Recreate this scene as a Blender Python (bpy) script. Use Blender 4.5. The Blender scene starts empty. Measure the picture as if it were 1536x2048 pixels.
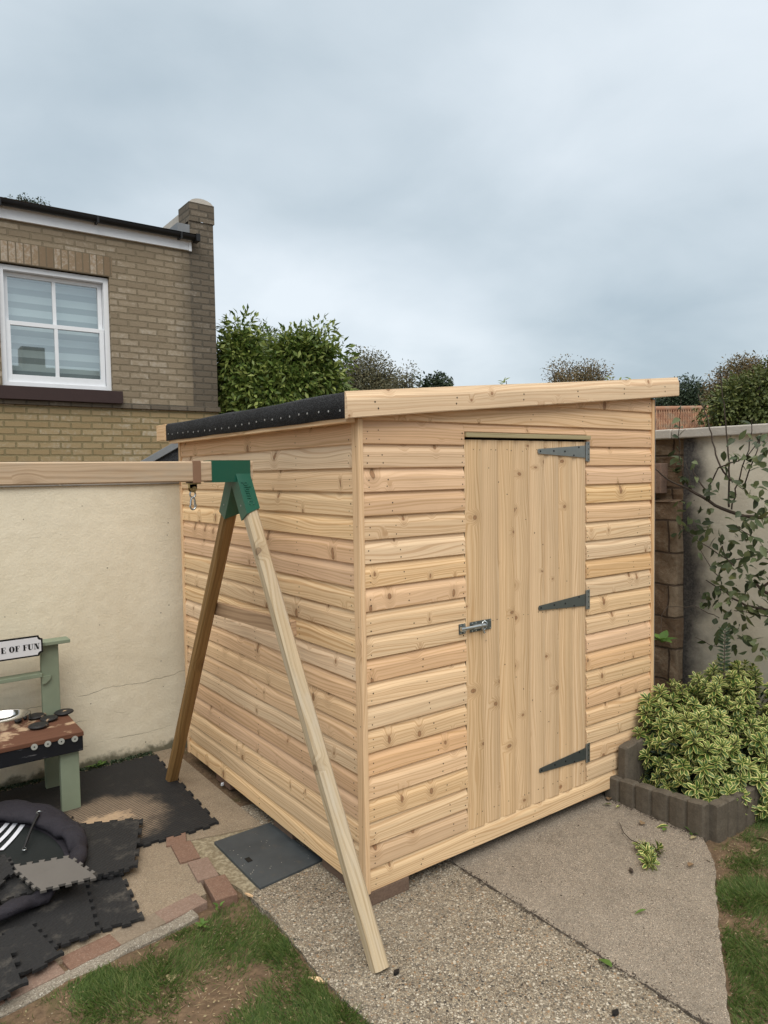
import bpy, math, random
import numpy as np
from mathutils import Vector, Matrix
R = math.radians
random.seed(7); rng = np.random.default_rng(7)
scene = bpy.context.scene
COL = scene.collection

# ------------------------------------------------------------------ camera
CAM = np.array([-1.675, -2.460, 1.840]); YAW, PITCH, ROLL, FPX = 0.6312, -0.0537, -0.0158, 1449.24
_fw = np.array([math.sin(YAW)*math.cos(PITCH), math.cos(YAW)*math.cos(PITCH), math.sin(PITCH)])
_r0 = np.array([math.cos(YAW), -math.sin(YAW), 0.0]); _u0 = np.cross(_r0, _fw)
_rt = math.cos(ROLL)*_r0 + math.sin(ROLL)*_u0
_up = -math.sin(ROLL)*_r0 + math.cos(ROLL)*_u0
cd = bpy.data.cameras.new("camera"); cam = bpy.data.objects.new("camera", cd); COL.objects.link(cam)
cd.sensor_fit = 'HORIZONTAL'; cd.sensor_width = 36.0; cd.lens = FPX/1536*36.0
cd.clip_start = 0.05; cd.clip_end = 2000
cam.matrix_world = Matrix(((_rt[0], _up[0], -_fw[0], CAM[0]), (_rt[1], _up[1], -_fw[1], CAM[1]),
                           (_rt[2], _up[2], -_fw[2], CAM[2]), (0, 0, 0, 1)))
scene.camera = cam
# survey helpers: sight lines through the photo turned into real positions on known planes
def ray(x, y): return (x-768)/FPX*_rt + (1024-y)/FPX*_up + _fw
def G(x, y, z=0.0):
    d = ray(x, y); return CAM + (z-CAM[2])/d[2]*d
def FX(x, y, X):
    d = ray(x, y); return CAM + (X-CAM[0])/d[0]*d
def FY(x, y, Y):
    d = ray(x, y); return CAM + (Y-CAM[1])/d[1]*d
def D(x, y, t): return CAM + t*ray(x, y)

# ------------------------------------------------------------------ sky and sun
SUN_EL, SUN_AZ = R(50), R(207)          # azimuth measured from +Y clockwise: behind and left of the camera
world = bpy.data.worlds.new("World"); scene.world = world; world.use_nodes = True
wt = world.node_tree; wn = wt.nodes; wl = wt.links; wn.clear()
def W(t, **k):
    n = wn.new(t)
    for a, b in k.items(): setattr(n, a, b)
    return n
def wm(op, a, b=None):
    n = W('ShaderNodeMath', operation=op)
    for i, v in enumerate((a, b)):
        if v is None: continue
        if isinstance(v, bpy.types.NodeSocket): wl.new(v, n.inputs[i])
        else: n.inputs[i].default_value = v
    return n.outputs[0]
wo = W('ShaderNodeOutputWorld'); sky = W('ShaderNodeTexSky', sky_type='NISHITA', sun_disc=False)
sky.sun_elevation = SUN_EL; sky.sun_rotation = SUN_AZ; sky.air_density = 1.2; sky.dust_density = 2.5
tc = W('ShaderNodeTexCoord'); sp = W('ShaderNodeSeparateXYZ'); wl.new(tc.outputs['Generated'], sp.inputs[0])
zc = wm('MAXIMUM', sp.outputs[2], 0.0); zd = wm('ADD', zc, 0.30)
cb = W('ShaderNodeCombineXYZ'); wl.new(wm('DIVIDE', sp.outputs[0], zd), cb.inputs[0]); wl.new(wm('DIVIDE', sp.outputs[1], zd), cb.inputs[1])
cb.inputs[2].default_value = 3.3
def wnoise(scale, detail, rough, dist, off):
    mp = W('ShaderNodeMapping'); mp.inputs['Location'].default_value = off; wl.new(cb.outputs[0], mp.inputs[0])
    n = W('ShaderNodeTexNoise'); wl.new(mp.outputs[0], n.inputs['Vector'])
    n.inputs['Scale'].default_value = scale; n.inputs['Detail'].default_value = detail
    n.inputs['Roughness'].default_value = rough; n.inputs['Distortion'].default_value = dist
    return n.outputs[0]
nA = wnoise(0.95, 4, 0.42, 0.2, (2.6, 0.4, 0)); nB = wnoise(2.6, 6, 0.52, 0.25, (0.3, 5.1, 1))
cl = wm('ADD', wm('MULTIPLY', nA, 0.74), wm('MULTIPLY', nB, 0.26))
# a paler strip of cloud close to the horizon, as overcast skies have
hz = W('ShaderNodeMapRange'); hz.interpolation_type = 'SMOOTHSTEP'
wl.new(sp.outputs[2], hz.inputs[0])
for i, v in ((1, 0.03), (2, 0.24), (3, 0.09), (4, 0.0)): hz.inputs[i].default_value = v
hm = W('ShaderNodeMapRange'); hm.interpolation_type = 'SMOOTHSTEP'
wl.new(sp.outputs[2], hm.inputs[0])
for i, v in ((1, 0.14), (2, 0.42), (3, -0.035), (4, 0.03)): hm.inputs[i].default_value = v
cl2 = wm('ADD', wm('ADD', wm('SUBTRACT', cl, 0.018), hz.outputs[0]), hm.outputs[0])
rp = W('ShaderNodeValToRGB'); wl.new(cl2, rp.inputs[0])
e = rp.color_ramp.elements
e[0].position = 0.34; e[0].color = (0.36, 0.435, 0.49, 1)
e[1].position = 0.66; e[1].color = (0.665, 0.72, 0.765, 1)
for p_, c_ in ((0.45, (0.465, 0.535, 0.585, 1)), (0.54, (0.55, 0.615, 0.665, 1))):
    k_ = e.new(p_); k_.color = c_
# overcast luminance rises towards the zenith and the hidden sun
zb = W('ShaderNodeMapRange'); zb.interpolation_type = 'SMOOTHSTEP'; wl.new(sp.outputs[2], zb.inputs[0])
for i, v in ((1, 0.56), (2, 0.95), (3, 1.0), (4, 2.9)): zb.inputs[i].default_value = v
zk = W('ShaderNodeMapRange'); zk.interpolation_type = 'SMOOTHSTEP'; wl.new(sp.outputs[2], zk.inputs[0])
for i, v in ((1, 0.52), (2, 0.85), (3, 0.0), (4, 0.9)): zk.inputs[i].default_value = v
zmx = W('ShaderNodeMix', data_type='RGBA'); wl.new(zk.outputs[0], zmx.inputs[0]); wl.new(rp.outputs[0], zmx.inputs[6]); zmx.inputs[7].default_value = (0.63, 0.60, 0.545, 1)
bgc = W('ShaderNodeBackground'); wl.new(zmx.outputs[2], bgc.inputs[0]); wl.new(zb.outputs[0], bgc.inputs[1])
bgs = W('ShaderNodeBackground'); wl.new(sky.outputs[0], bgs.inputs[0]); bgs.inputs[1].default_value = 0.1
mxs = W('ShaderNodeMixShader'); mxs.inputs[0].default_value = 0.9
wl.new(bgs.outputs[0], mxs.inputs[1]); wl.new(bgc.outputs[0], mxs.inputs[2]); wl.new(mxs.outputs[0], wo.inputs[0])
sl = bpy.data.lights.new("sun", 'SUN'); sl.energy = 1.4; sl.angle = R(40); sl.color = (1.0, 0.955, 0.88)
so = bpy.data.objects.new("sun", sl); COL.objects.link(so)
_sd = Vector((math.sin(SUN_AZ)*math.cos(SUN_EL), math.cos(SUN_AZ)*math.cos(SUN_EL), math.sin(SUN_EL)))
so.rotation_euler = _sd.to_track_quat('Z', 'Y').to_euler(); so.location = (0, 0, 12)
scene.view_settings.view_transform = 'Standard'; scene.view_settings.look = 'None'
scene.view_settings.exposure = 0.40; scene.view_settings.gamma = 1.0

# ------------------------------------------------------------------ node helper
def hexc(h):
    h = h.lstrip('#'); o = []
    for i in (0, 2, 4):
        c = int(h[i:i+2], 16)/255; o.append(c/12.92 if c <= 0.04045 else ((c+0.055)/1.055)**2.4)
    return (*o, 1)
class NT:
    def __init__(s, name):
        s.m = bpy.data.materials.new(name); s.m.use_nodes = True; s.t = s.m.node_tree
        s.n = s.t.nodes; s.l = s.t.links; s.b = s.n['Principled BSDF']
        s.b.inputs['Specular IOR Level'].default_value = 0.3
    def add(s, t, **k):
        n = s.n.new(t)
        for a, b in k.items(): setattr(n, a, b)
        return n
    def put(s, sock, v):
        if isinstance(v, bpy.types.NodeSocket): s.l.new(v, sock)
        else: sock.default_value = v
    def math(s, op, a, b=None, c=None, clamp=False):
        n = s.add('ShaderNodeMath', operation=op, use_clamp=clamp)
        for i, v in enumerate((a, b, c)):
            if v is not None: s.put(n.inputs[i], v)
        return n.outputs[0]
    def vec(s, x=0.0, y=0.0, z=0.0):
        n = s.add('ShaderNodeCombineXYZ')
        for i, v in enumerate((x, y, z)): s.put(n.inputs[i], v)
        return n.outputs[0]
    def sep(s, v):
        n = s.add('ShaderNodeSeparateXYZ'); s.l.new(v, n.inputs[0]); return n.outputs
    def pos(s): return s.add('ShaderNodeNewGeometry').outputs['Position']
    def uv(s): return s.add('ShaderNodeUVMap', uv_map='UVMap').outputs[0]
    def rnd(s): return s.add('ShaderNodeAttribute', attribute_name='rnd').outputs['Fac']
    def noise(s, v, scale, detail=3, rough=0.55, dist=0.0, col=False):
        n = s.add('ShaderNodeTexNoise'); s.l.new(v, n.inputs['Vector'])
        for k, x in (('Scale', scale), ('Detail', detail), ('Roughness', rough), ('Distortion', dist)): s.put(n.inputs[k], x)
        return n.outputs[1 if col else 0]
    def noise1(s, w, scale, detail=2, rough=0.5):
        n = s.add('ShaderNodeTexNoise', noise_dimensions='1D'); s.l.new(w, n.inputs['W'])
        for k, x in (('Scale', scale), ('Detail', detail), ('Roughness', rough)): s.put(n.inputs[k], x)
        return n.outputs[0]
    def vor(s, v, scale, rand=1.0, feature='F1', dim='3D'):
        n = s.add('ShaderNodeTexVoronoi', feature=feature, voronoi_dimensions=dim); s.l.new(v, n.inputs['Vector'])
        n.inputs['Scale'].default_value = scale; n.inputs['Randomness'].default_value = rand; return n
    def ramp(s, f, stops, interp='LINEAR'):
        n = s.add('ShaderNodeValToRGB'); s.l.new(f, n.inputs[0]); cr = n.color_ramp; cr.interpolation = interp
        cr.elements[0].position, cr.elements[0].color = stops[0][0], stops[0][1]
        cr.elements[1].position, cr.elements[1].color = stops[-1][0], stops[-1][1]
        for p, c in stops[1:-1]:
            k = cr.elements.new(p); k.color = c
        return n.outputs[0]
    def mix(s, f, a, b, mode='MIX'):
        n = s.add('ShaderNodeMix', data_type='RGBA', blend_type=mode); n.clamp_factor = True
        s.put(n.inputs[0], f); s.put(n.inputs[6], a); s.put(n.inputs[7], b); return n.outputs[2]
    def mr(s, v, a, b, c=0.0, d=1.0, smooth=True):
        n = s.add('ShaderNodeMapRange', interpolation_type='SMOOTHSTEP' if smooth else 'LINEAR')
        s.l.new(v, n.inputs[0])
        for i, x in ((1, a), (2, b), (3, c), (4, d)): n.inputs[i].default_value = x
        return n.outputs[0]
    def scale(s, v, k):
        n = s.add('ShaderNodeVectorMath', operation='MULTIPLY'); s.l.new(v, n.inputs[0]); n.inputs[1].default_value = k; return n.outputs[0]
    def hsv(s, col, h=0.5, sat=1.0, val=1.0):
        n = s.add('ShaderNodeHueSaturation'); s.put(n.inputs['Color'], col)
        s.put(n.inputs['Hue'], h); s.put(n.inputs['Saturation'], sat); s.put(n.inputs['Value'], val); return n.outputs[0]
    def bump(s, h, strength=0.4, dist=0.01):
        n = s.add('ShaderNodeBump'); s.l.new(h, n.inputs['Height']); n.inputs['Strength'].default_value = strength
        n.inputs['Distance'].default_value = dist; s.l.new(n.outputs[0], s.b.inputs['Normal']); return n
    def out(s, col, rough=0.8, metal=None, spec=None):
        s.put(s.b.inputs['Base Color'], col); s.put(s.b.inputs['Roughness'], rough)
        if metal is not None: s.b.inputs['Metallic'].default_value = metal
        if spec is not None: s.b.inputs['Specular IOR Level'].default_value = spec
        return s.m

# ------------------------------------------------------------------ materials
def wood_mat(name, pale, late, knot, density=105, knots=0.72, tone=0.13, kscale=6.4, weather=None, pink=None, kv_=0.72):
    t = NT(name); u, v, _ = t.sep(t.uv()); r = t.rnd()
    ur = t.math('MULTIPLY_ADD', r, 37.7, u); vr = t.math('MULTIPLY_ADD', r, 13.3, v)
    wig = t.noise(t.vec(t.math('MULTIPLY', ur, 9), t.math('MULTIPLY', vr, 16), 0.0), 1.0, 2, 0.5)
    kv = t.vec(t.math('MULTIPLY_ADD', wig, 0.022, ur), t.math('MULTIPLY_ADD', wig, 0.03, t.math('MULTIPLY', vr, kv_)), 0.0)
    vo = t.vor(kv, kscale, 0.95, dim='2D'); d = vo.outputs['Distance']
    kr = t.sep(vo.outputs['Color'])[0]
    on = t.math('LESS_THAN', kr, knots)
    size = t.math('MULTIPLY_ADD', t.sep(vo.outputs['Color'])[1], 0.060, 0.028)
    dd = t.math('DIVIDE', d, size)
    core = t.math('MULTIPLY', t.mr(dd, 0.75, 1.15, 1, 0), on)
    halo = t.math('MULTIPLY', t.mr(dd, 1.0, 4.2, 1, 0), on)
    big = t.noise(t.vec(t.math('MULTIPLY', ur, 0.9), t.math('MULTIPLY', vr, 5.5), r), 1.0, 2, 0.5)
    w = t.math('ADD', t.math('ADD', vr, t.math('MULTIPLY', big, 0.15)), t.math('MULTIPLY', halo, 0.035))
    ring = t.noise1(w, density, 3, 0.55)
    ringf = t.mr(ring, 0.43, 0.64)
    fib = t.noise(t.vec(t.math('MULTIPLY', ur, 7), t.math('MULTIPLY', vr, 420), 0.0), 1.0, 3, 0.6)
    col = t.mix(t.math('MULTIPLY', ringf, 0.85), pale, late)
    tonev = t.noise1(t.math('MULTIPLY', r, 91.0), 1.0, 0)
    if pink is not None:
        col = t.mix(t.mr(t.noise1(t.math('MULTIPLY', r, 53.0), 1.0, 0), 0.42, 0.75, 0, 0.85), col, t.mix(t.math('MULTIPLY', ringf, 0.8), pink, late))
    col = t.hsv(col, 0.5, t.math('MULTIPLY_ADD', t.noise1(t.math('MULTIPLY', r, 71.0), 1.0, 0), 0.3, 0.83),
                t.math('MULTIPLY_ADD', tonev, tone*2, 1-tone))
    blot = t.noise(t.vec(t.math('MULTIPLY', ur, 2.2), t.math('MULTIPLY', vr, 9), 0.0), 1.0, 3, 0.6)
    col = t.hsv(col, 0.5, 1.0, t.math('MULTIPLY_ADD', blot, 0.30, 0.85))
    col = t.hsv(col, 0.5, 1.0, t.math('MULTIPLY_ADD', fib, 0.22, 0.89))
    if weather is not None:
        col = t.mix(t.mr(t.noise(t.vec(t.math('MULTIPLY', ur, 3), t.math('MULTIPLY', vr, 14), 0.3), 1.0, 4, 0.65), 0.42, 0.7, 0, 0.8), col, weather)
    col = t.mix(t.math('MULTIPLY', t.math('SUBTRACT', halo, core, clamp=True), 0.33), col, t.mix(0.45, late, knot))
    kn = t.mix(t.math('MULTIPLY', t.noise(t.vec(t.math('MULTIPLY', ur, 60), t.math('MULTIPLY', vr, 60), 0.0), 1.0, 2), 0.7), knot, late); kn = t.mix(t.mr(dd, 0.62, 0.95, 0, 0.7), kn, (0.055, 0.024, 0.012, 1))
    col = t.mix(t.math('MULTIPLY', core, 0.93), col, kn)
    t.bump(t.math('ADD', t.math('MULTIPLY', fib, 0.5), t.math('MULTIPLY', ring, 0.5)), 0.12, 0.004)
    return t.out(col, 0.62)
M = {}
M['pine'] = wood_mat('new_pine', (0.77, 0.56, 0.335, 1), (0.565, 0.35, 0.18, 1), (0.165, 0.062, 0.026, 1), pink=(0.73, 0.47, 0.29, 1), kv_=0.52)
M['pine_door'] = wood_mat('pine_door', (0.72, 0.515, 0.31, 1), (0.55, 0.345, 0.175, 1), (0.17, 0.066, 0.028, 1), density=120, knots=0.42, tone=0.09, kscale=7.5)
M['pine_fascia'] = wood_mat('pine_fascia', (0.76, 0.55, 0.335, 1), (0.58, 0.36, 0.19, 1), (0.22, 0.09, 0.04, 1), density=80, knots=0.62, tone=0.03, kscale=6.5, kv_=0.9)
M['pine_trim'] = wood_mat('pine_trim', (0.73, 0.505, 0.295, 1), (0.55, 0.33, 0.165, 1), (0.22, 0.08, 0.03, 1), density=70, knots=0.30, kscale=3.2, tone=0.06)
M['pine_green'] = wood_mat('treated_pine_strip', (0.40, 0.34, 0.20, 1), (0.30, 0.24, 0.13, 1), (0.18, 0.09, 0.04, 1), density=70, knots=0.2, tone=0.05)
M['leg_pale'] = wood_mat('weathered_pine', (0.50, 0.40, 0.265, 1), (0.37, 0.27, 0.155, 1), (0.13, 0.075, 0.045, 1), density=90, knots=0.5, tone=0.05, weather=(0.46, 0.40, 0.31, 1), kscale=4.5)
M['leg_dark'] = wood_mat('brown_treated_pine', (0.25, 0.145, 0.055, 1), (0.165, 0.09, 0.03, 1), (0.10, 0.045, 0.015, 1), density=60, knots=0.25, tone=0.05, kscale=3.0)
M['beam'] = wood_mat('greyed_beam_pine', (0.52, 0.375, 0.24, 1), (0.37, 0.25, 0.145, 1), (0.17, 0.09, 0.05, 1), density=90, knots=0.34, tone=0.05, kscale=3.0, weather=(0.42, 0.34, 0.25, 1))
M['brace'] = wood_mat('brown_brace_pine', (0.42, 0.265, 0.145, 1), (0.29, 0.17, 0.085, 1), (0.12, 0.06, 0.03, 1), density=60, knots=0.33, tone=0.05)
M['teak'] = wood_mat('red_stained_board', (0.20, 0.078, 0.036, 1), (0.14, 0.052, 0.024, 1), (0.08, 0.03, 0.015, 1), density=60, knots=0.1, tone=0.05)

def simple(name, col, rough=0.6, metal=0.0, var=0.12, scale=30.0, bump=0.0, spec=0.3):
    t = NT(name); p = t.pos(); n = t.noise(p, scale, 4, 0.6); n2 = t.noise(p, scale*0.13, 3, 0.55)
    k = t.math('ADD', t.math('MULTIPLY', n, var*2), t.math('MULTIPLY_ADD', n2, var*2, 1-2*var))
    if bump: t.bump(n, bump, 0.004)
    return t.out(t.hsv(col, 0.5, 1.0, k), t.math('MULTIPLY_ADD', n, 0.15, rough-0.08), metal, spec)
M['nail'] = simple('nail_head', (0.06, 0.04, 0.025, 1), 0.5)
M['nail_pale'] = simple('galvanised_nail', (0.55, 0.57, 0.58, 1), 0.4, 0.6)
M['zinc'] = simple('galvanised_steel', (0.30, 0.33, 0.335, 1), 0.36, 0.85, 0.12, 45)
M['zinc_bright'] = simple('bright_zinc', (0.52, 0.56, 0.58, 1), 0.22, 0.95, 0.1, 60)
M['zinc_dark'] = simple('dull_zinc', (0.13, 0.15, 0.15, 1), 0.36, 0.7, 0.12, 45)
M['brass'] = simple('yellow_zinc', (0.56, 0.45, 0.23, 1), 0.28, 0.9, 0.1, 60)
M['green_metal'] = simple('dark_green_paint', (0.0085, 0.082, 0.052, 1), 0.36, 0.0, 0.05, 20, 0.02, 0.5)
M['strap'] = simple('brown_band', (0.23, 0.135, 0.085, 1), 0.42, 0.0, 0.06, 25)
M['black'] = simple('black_plastic', (0.012, 0.012, 0.013, 1), 0.42, 0, 0.1, 40)
M['dark_gap'] = simple('dark_interior', (0.012, 0.010, 0.008, 1), 0.9)
M['white_paint'] = simple('white_paint', (0.74, 0.76, 0.79, 1), 0.45, 0, 0.05, 18)
M['sage'] = simple('sage_paint', (0.205, 0.245, 0.175, 1), 0.62, 0, 0.12, 12, 0.05)
M['sill'] = simple('dark_brown_paint', (0.042, 0.024, 0.022, 1), 0.5, 0, 0.1, 12)
M['sign_white'] = simple('sign_enamel', (0.66, 0.67, 0.70, 1), 0.35, 0, 0.03)
M['sign_black'] = simple('sign_black', (0.008, 0.008, 0.009, 1), 0.4)
M['steel'] = simple('stainless_steel', (0.72, 0.72, 0.72, 1), 0.14, 1.0, 0.05)
M['knob'] = simple('grey_knob', (0.36, 0.37, 0.34, 1), 0.5, 0, 0.2, 90)
M['stripe'] = simple('white_stripe', (0.62, 0.63, 0.68, 1), 0.6, 0, 0.05)
M['lead'] = simple('lead_flashing', (0.20, 0.21, 0.22, 1), 0.55, 0.2, 0.15, 12)
M['foam_grey'] = simple('grey_foam', (0.118, 0.108, 0.098, 1), 0.85, 0, 0.12, 14, 0.1)

def felt():
    t = NT('mineral_felt'); p = t.pos(); v = t.vor(p, 420).outputs['Color']; n = t.noise(p, 5, 4, 0.6)
    k = t.mr(t.sep(v)[0], 0.55, 1.0); col = t.mix(k, (0.016, 0.017, 0.019, 1), (0.075, 0.078, 0.085, 1))
    col = t.hsv(col, 0.5, 1.0, t.math('MULTIPLY_ADD', n, 0.7, 0.65)); t.bump(t.sep(v)[1], 0.5, 0.003)
    return t.out(col, 0.88)
M['felt'] = felt()

def black_board():
    t = NT('black_painted_board'); x, y, z = t.sep(t.pos())
    n = t.noise(t.vec(t.math('MULTIPLY', x, 9), y, t.math('MULTIPLY', z, 120)), 1.0, 3, 0.6)
    return t.out(t.mix(t.mr(n, 0.66, 0.72), (0.007, 0.008, 0.011, 1), (0.16, 0.16, 0.17, 1)), 0.55)
M['black_board'] = black_board()

def sandy(base, name, z0=None, thr=0.5, scale=4.0, seed=0.0, rough=0.8):
    t = NT(name); p = t.pos(); x, y, z = t.sep(p)
    n = t.noise(t.vec(x, y, seed), scale, 5, 0.62); g = t.noise(p, 260, 2)
    k = t.mr(n, thr, thr+0.09)
    sand = t.hsv((0.44, 0.315, 0.205, 1), 0.5, 1.0, t.math('MULTIPLY_ADD', g, 0.7, 0.65))
    t.bump(g, 0.2, 0.002)
    return t.out(t.mix(k, base(t) if callable(base) else base, sand), rough)
def teakbase(t):
    u, v, _ = t.sep(t.uv()); n = t.noise(t.vec(t.math('MULTIPLY', u, 5), t.math('MULTIPLY', v, 90), 0.0), 1.0, 3)
    return t.mix(n, (0.085, 0.036, 0.021, 1), (0.165, 0.074, 0.044, 1))
M['table_top'] = sandy(teakbase, 'sandy_table_top', thr=0.53, scale=6.0, seed=2.3)
M['stone'] = sandy((0.022, 0.022, 0.023, 1), 'dark_pebble', thr=0.60, scale=16, seed=5.0, rough=0.5)

def foam(name, tilt=0.0, sand=0.9, sx=0.0, sy=0.0, sr=0.3, dust=0.10, tread=1.0):
    """black play mat with a zigzag tread; builder's sand lies round (sx, sy)"""
    t = NT(name); p = t.pos(); x, y, z = t.sep(p)
    a = t.math('MULTIPLY_ADD', x, math.cos(tilt), t.math('MULTIPLY', y, math.sin(tilt)))
    b = t.math('MULTIPLY_ADD', x, -math.sin(tilt), t.math('MULTIPLY', y, math.cos(tilt)))
    zz = t.math('PINGPONG', t.math('MULTIPLY', a, 60), 1.0)
    w = t.math('SINE', t.math('MULTIPLY_ADD', zz, 2.2, t.math('MULTIPLY', b, 330)))
    groove = t.mr(w, -0.1, 0.5)
    n = t.noise(p, 7, 5, 0.65); f = t.noise(p, 90, 3, 0.6)
    dxy = t.math('SQRT', t.math('ADD', t.math('POWER', t.math('SUBTRACT', x, sx), 2.0), t.math('POWER', t.math('SUBTRACT', y, sy), 2.0)))
    near = t.math('ADD', t.mr(dxy, 0.0, sr, 1, 0), t.math('MULTIPLY_ADD', n, 0.9, -0.45))
    base = t.hsv((0.017, 0.017, 0.018, 1), 0.5, 1.0, t.math('MULTIPLY_ADD', f, 0.8, 0.6))
    base = t.mix(t.math('MULTIPLY', t.mr(t.noise(p, 11, 6, 0.7), 0.5, 0.75), dust), base, (0.15, 0.135, 0.115, 1))
    sandc = t.hsv((0.42, 0.305, 0.20, 1), 0.5, 1.0, t.math('MULTIPLY_ADD', f, 0.6, 0.7))
    film = t.math('MULTIPLY', t.math('MULTIPLY', t.mr(near, 0.12, 0.55), t.math('SUBTRACT', 1.0, t.math('MULTIPLY', groove, 0.85))), sand)
    heap = t.math('MULTIPLY', t.mr(near, 0.78, 0.92), sand)
    col = t.mix(heap, t.mix(film, base, t.hsv(sandc, 0.5, 0.9, 0.62)), sandc)
    t.bump(t.math('ADD', t.math('MULTIPLY', groove, tread), t.math('MULTIPLY', f, 0.2)), 0.5, 0.004)
    return t.out(col, 0.75)
M['foam_sandy'] = foam('sandy_foam_mat', 0.1, 1.0, -0.66, 1.46, 0.46)
M['foam'] = foam('black_foam_mat', 0.5, 0.0, -0.75, 1.25, 0.12, 0.35)
M['foam2'] = foam('worn_foam_mat', 1.1, 0.0, 9, 9, 0.1, 0.5)

def brick_mat(name, c1, c2, mortar, pale, palethr, w=0.225, h=0.075, msize=0.012, darken=None, bumpd=0.012):
    t = NT(name); uvv = t.uv(); wob = t.noise(uvv, 9, 3, 0.6, col=True)
    ad = t.add('ShaderNodeVectorMath', operation='MULTIPLY_ADD'); t.l.new(wob, ad.inputs[0]); ad.inputs[1].default_value = (0.020, 0.017, 0); t.l.new(uvv, ad.inputs[2])
    b = t.add('ShaderNodeTexBrick'); t.l.new(ad.outputs[0], b.inputs['Vector'])
    b.offset = 0.5; b.squash = 1.0
    for k, x in (('Scale', 1.0), ('Mortar Size', msize), ('Mortar Smooth', 0.35), ('Bias', 0.0), ('Brick Width', w), ('Row Height', h)): b.inputs[k].default_value = x
    b.inputs['Color1'].default_value = (0, 0, 0, 1); b.inputs['Color2'].default_value = (1, 1, 1, 1); b.inputs['Mortar'].default_value = (0.5, 0.5, 0.5, 1)
    br = t.sep(b.outputs['Color'])[0]
    n1 = t.noise(uvv, 26, 5, 0.65); n2 = t.noise(uvv, 1.3, 4, 0.6); n3 = t.noise(uvv, 150, 2, 0.6)
    col = t.mix(t.math('ADD', t.math('MULTIPLY', br, 0.75), t.math('MULTIPLY', n1, 0.25)), c1, c2)
    pl = t.math('MULTIPLY', t.mr(t.math('ADD', t.math('MULTIPLY', n1, 0.55), t.math('ADD', t.math('MULTIPLY', n2, 0.5), t.math('MULTIPLY', br, 0.14))), palethr, palethr+0.2), 0.62)
    col = t.mix(pl, col, pale)
    col = t.hsv(col, 0.5, 1.0, t.math('MULTIPLY_ADD', n3, 0.5, 0.75))
    col = t.mix(b.outputs['Fac'], col, t.hsv(mortar, 0.5, 1.0, t.math('MULTIPLY_ADD', n1, 0.7, 0.6)))
    if darken is not None:
        (axis, a0, a1, amount) = darken
        sc = t.math('ADD', t.sep(t.pos())[axis], t.math('MULTIPLY', n2, 0.5))
        col = t.mix(t.math('MULTIPLY', t.mr(sc, a0, a1), t.math('MULTIPLY_ADD', n1, 0.5, amount-0.25)), col, (0.055, 0.05, 0.042, 1))
    t.bump(t.math('ADD', t.math('MULTIPLY', b.outputs['Fac'], -1.0), t.math('MULTIPLY', n1, 0.45)), 0.75, bumpd)
    return t.out(col, 0.9)
M['brick_up'] = brick_mat('yellow_stock_brick', (0.205, 0.16, 0.108, 1), (0.315, 0.255, 0.18, 1), (0.205, 0.165, 0.11, 1), (0.42, 0.37, 0.31, 1), 0.60, darken=(0, 1.75, 2.25, 0.8))
M['brick_low'] = brick_mat('buff_brick', (0.27, 0.195, 0.10, 1), (0.35, 0.265, 0.15, 1), (0.225, 0.18, 0.095, 1), (0.45, 0.41, 0.34, 1), 0.60)
M['brick_pier'] = brick_mat('sooty_brick', (0.10, 0.082, 0.062, 1), (0.165, 0.135, 0.10, 1), (0.10, 0.085, 0.065, 1), (0.36, 0.33, 0.29, 1), 0.66)
M['block'] = brick_mat('old_stone_block', (0.135, 0.088, 0.055, 1), (0.205, 0.145, 0.095, 1), (0.085, 0.06, 0.042, 1), (0.26, 0.21, 0.15, 1), 0.52, w=0.33, h=0.215, msize=0.008, bumpd=0.03)

def soldier():
    t = NT('soldier_brick'); u, v, _ = t.sep(t.uv()); r = t.rnd()
    n = t.noise(t.uv(), 26, 5, 0.65); col = t.mix(r, (0.19, 0.135, 0.085, 1), (0.29, 0.215, 0.14, 1))
    col = t.mix(t.math('MULTIPLY', t.mr(t.math('ADD', n, t.math('MULTIPLY', r, 0.25)), 0.62, 0.85), 0.55), col, (0.46, 0.42, 0.37, 1))
    t.bump(n, 0.6, 0.01); return t.out(col, 0.9)
M['soldier'] = soldier(); M['arch_mortar'] = simple('arch_mortar', (0.15, 0.12, 0.08, 1), 0.9)
def single_brick(name, c1, c2, speck):
    t = NT(name); p = t.pos(); v = t.vor(p, 330); n = t.noise(p, 22, 4, 0.65)
    col = t.mix(n, c1, c2); k = t.math('GREATER_THAN', t.sep(v.outputs['Color'])[0], 0.86)
    col = t.mix(t.math('MULTIPLY', k, 0.22), col, speck); col = t.hsv(col, 0.5, 1.0, t.math('MULTIPLY_ADD', t.noise(p, 90, 2), 0.6, 0.7))
    t.bump(n, 0.4, 0.01); return t.out(col, 0.88)
M['red_brick'] = single_brick('red_brick', (0.15, 0.085, 0.06, 1), (0.215, 0.13, 0.092, 1), (0.42, 0.34, 0.27, 1))
M['pink_brick'] = single_brick('faded_pink_brick', (0.185, 0.12, 0.092, 1), (0.25, 0.175, 0.135, 1), (0.42, 0.36, 0.30, 1))
M['grey_brick'] = single_brick('greyed_brick', (0.16, 0.125, 0.09, 1), (0.24, 0.19, 0.14, 1), (0.40, 0.35, 0.28, 1))
M['brown_brick'] = single_brick('brown_brick', (0.115, 0.075, 0.055, 1), (0.17, 0.115, 0.085, 1), (0.24, 0.18, 0.14, 1))
M['planter'] = single_brick('weathered_concrete_edging', (0.060, 0.049, 0.036, 1), (0.145, 0.122, 0.093, 1), (0.17, 0.15, 0.13, 1))

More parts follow.
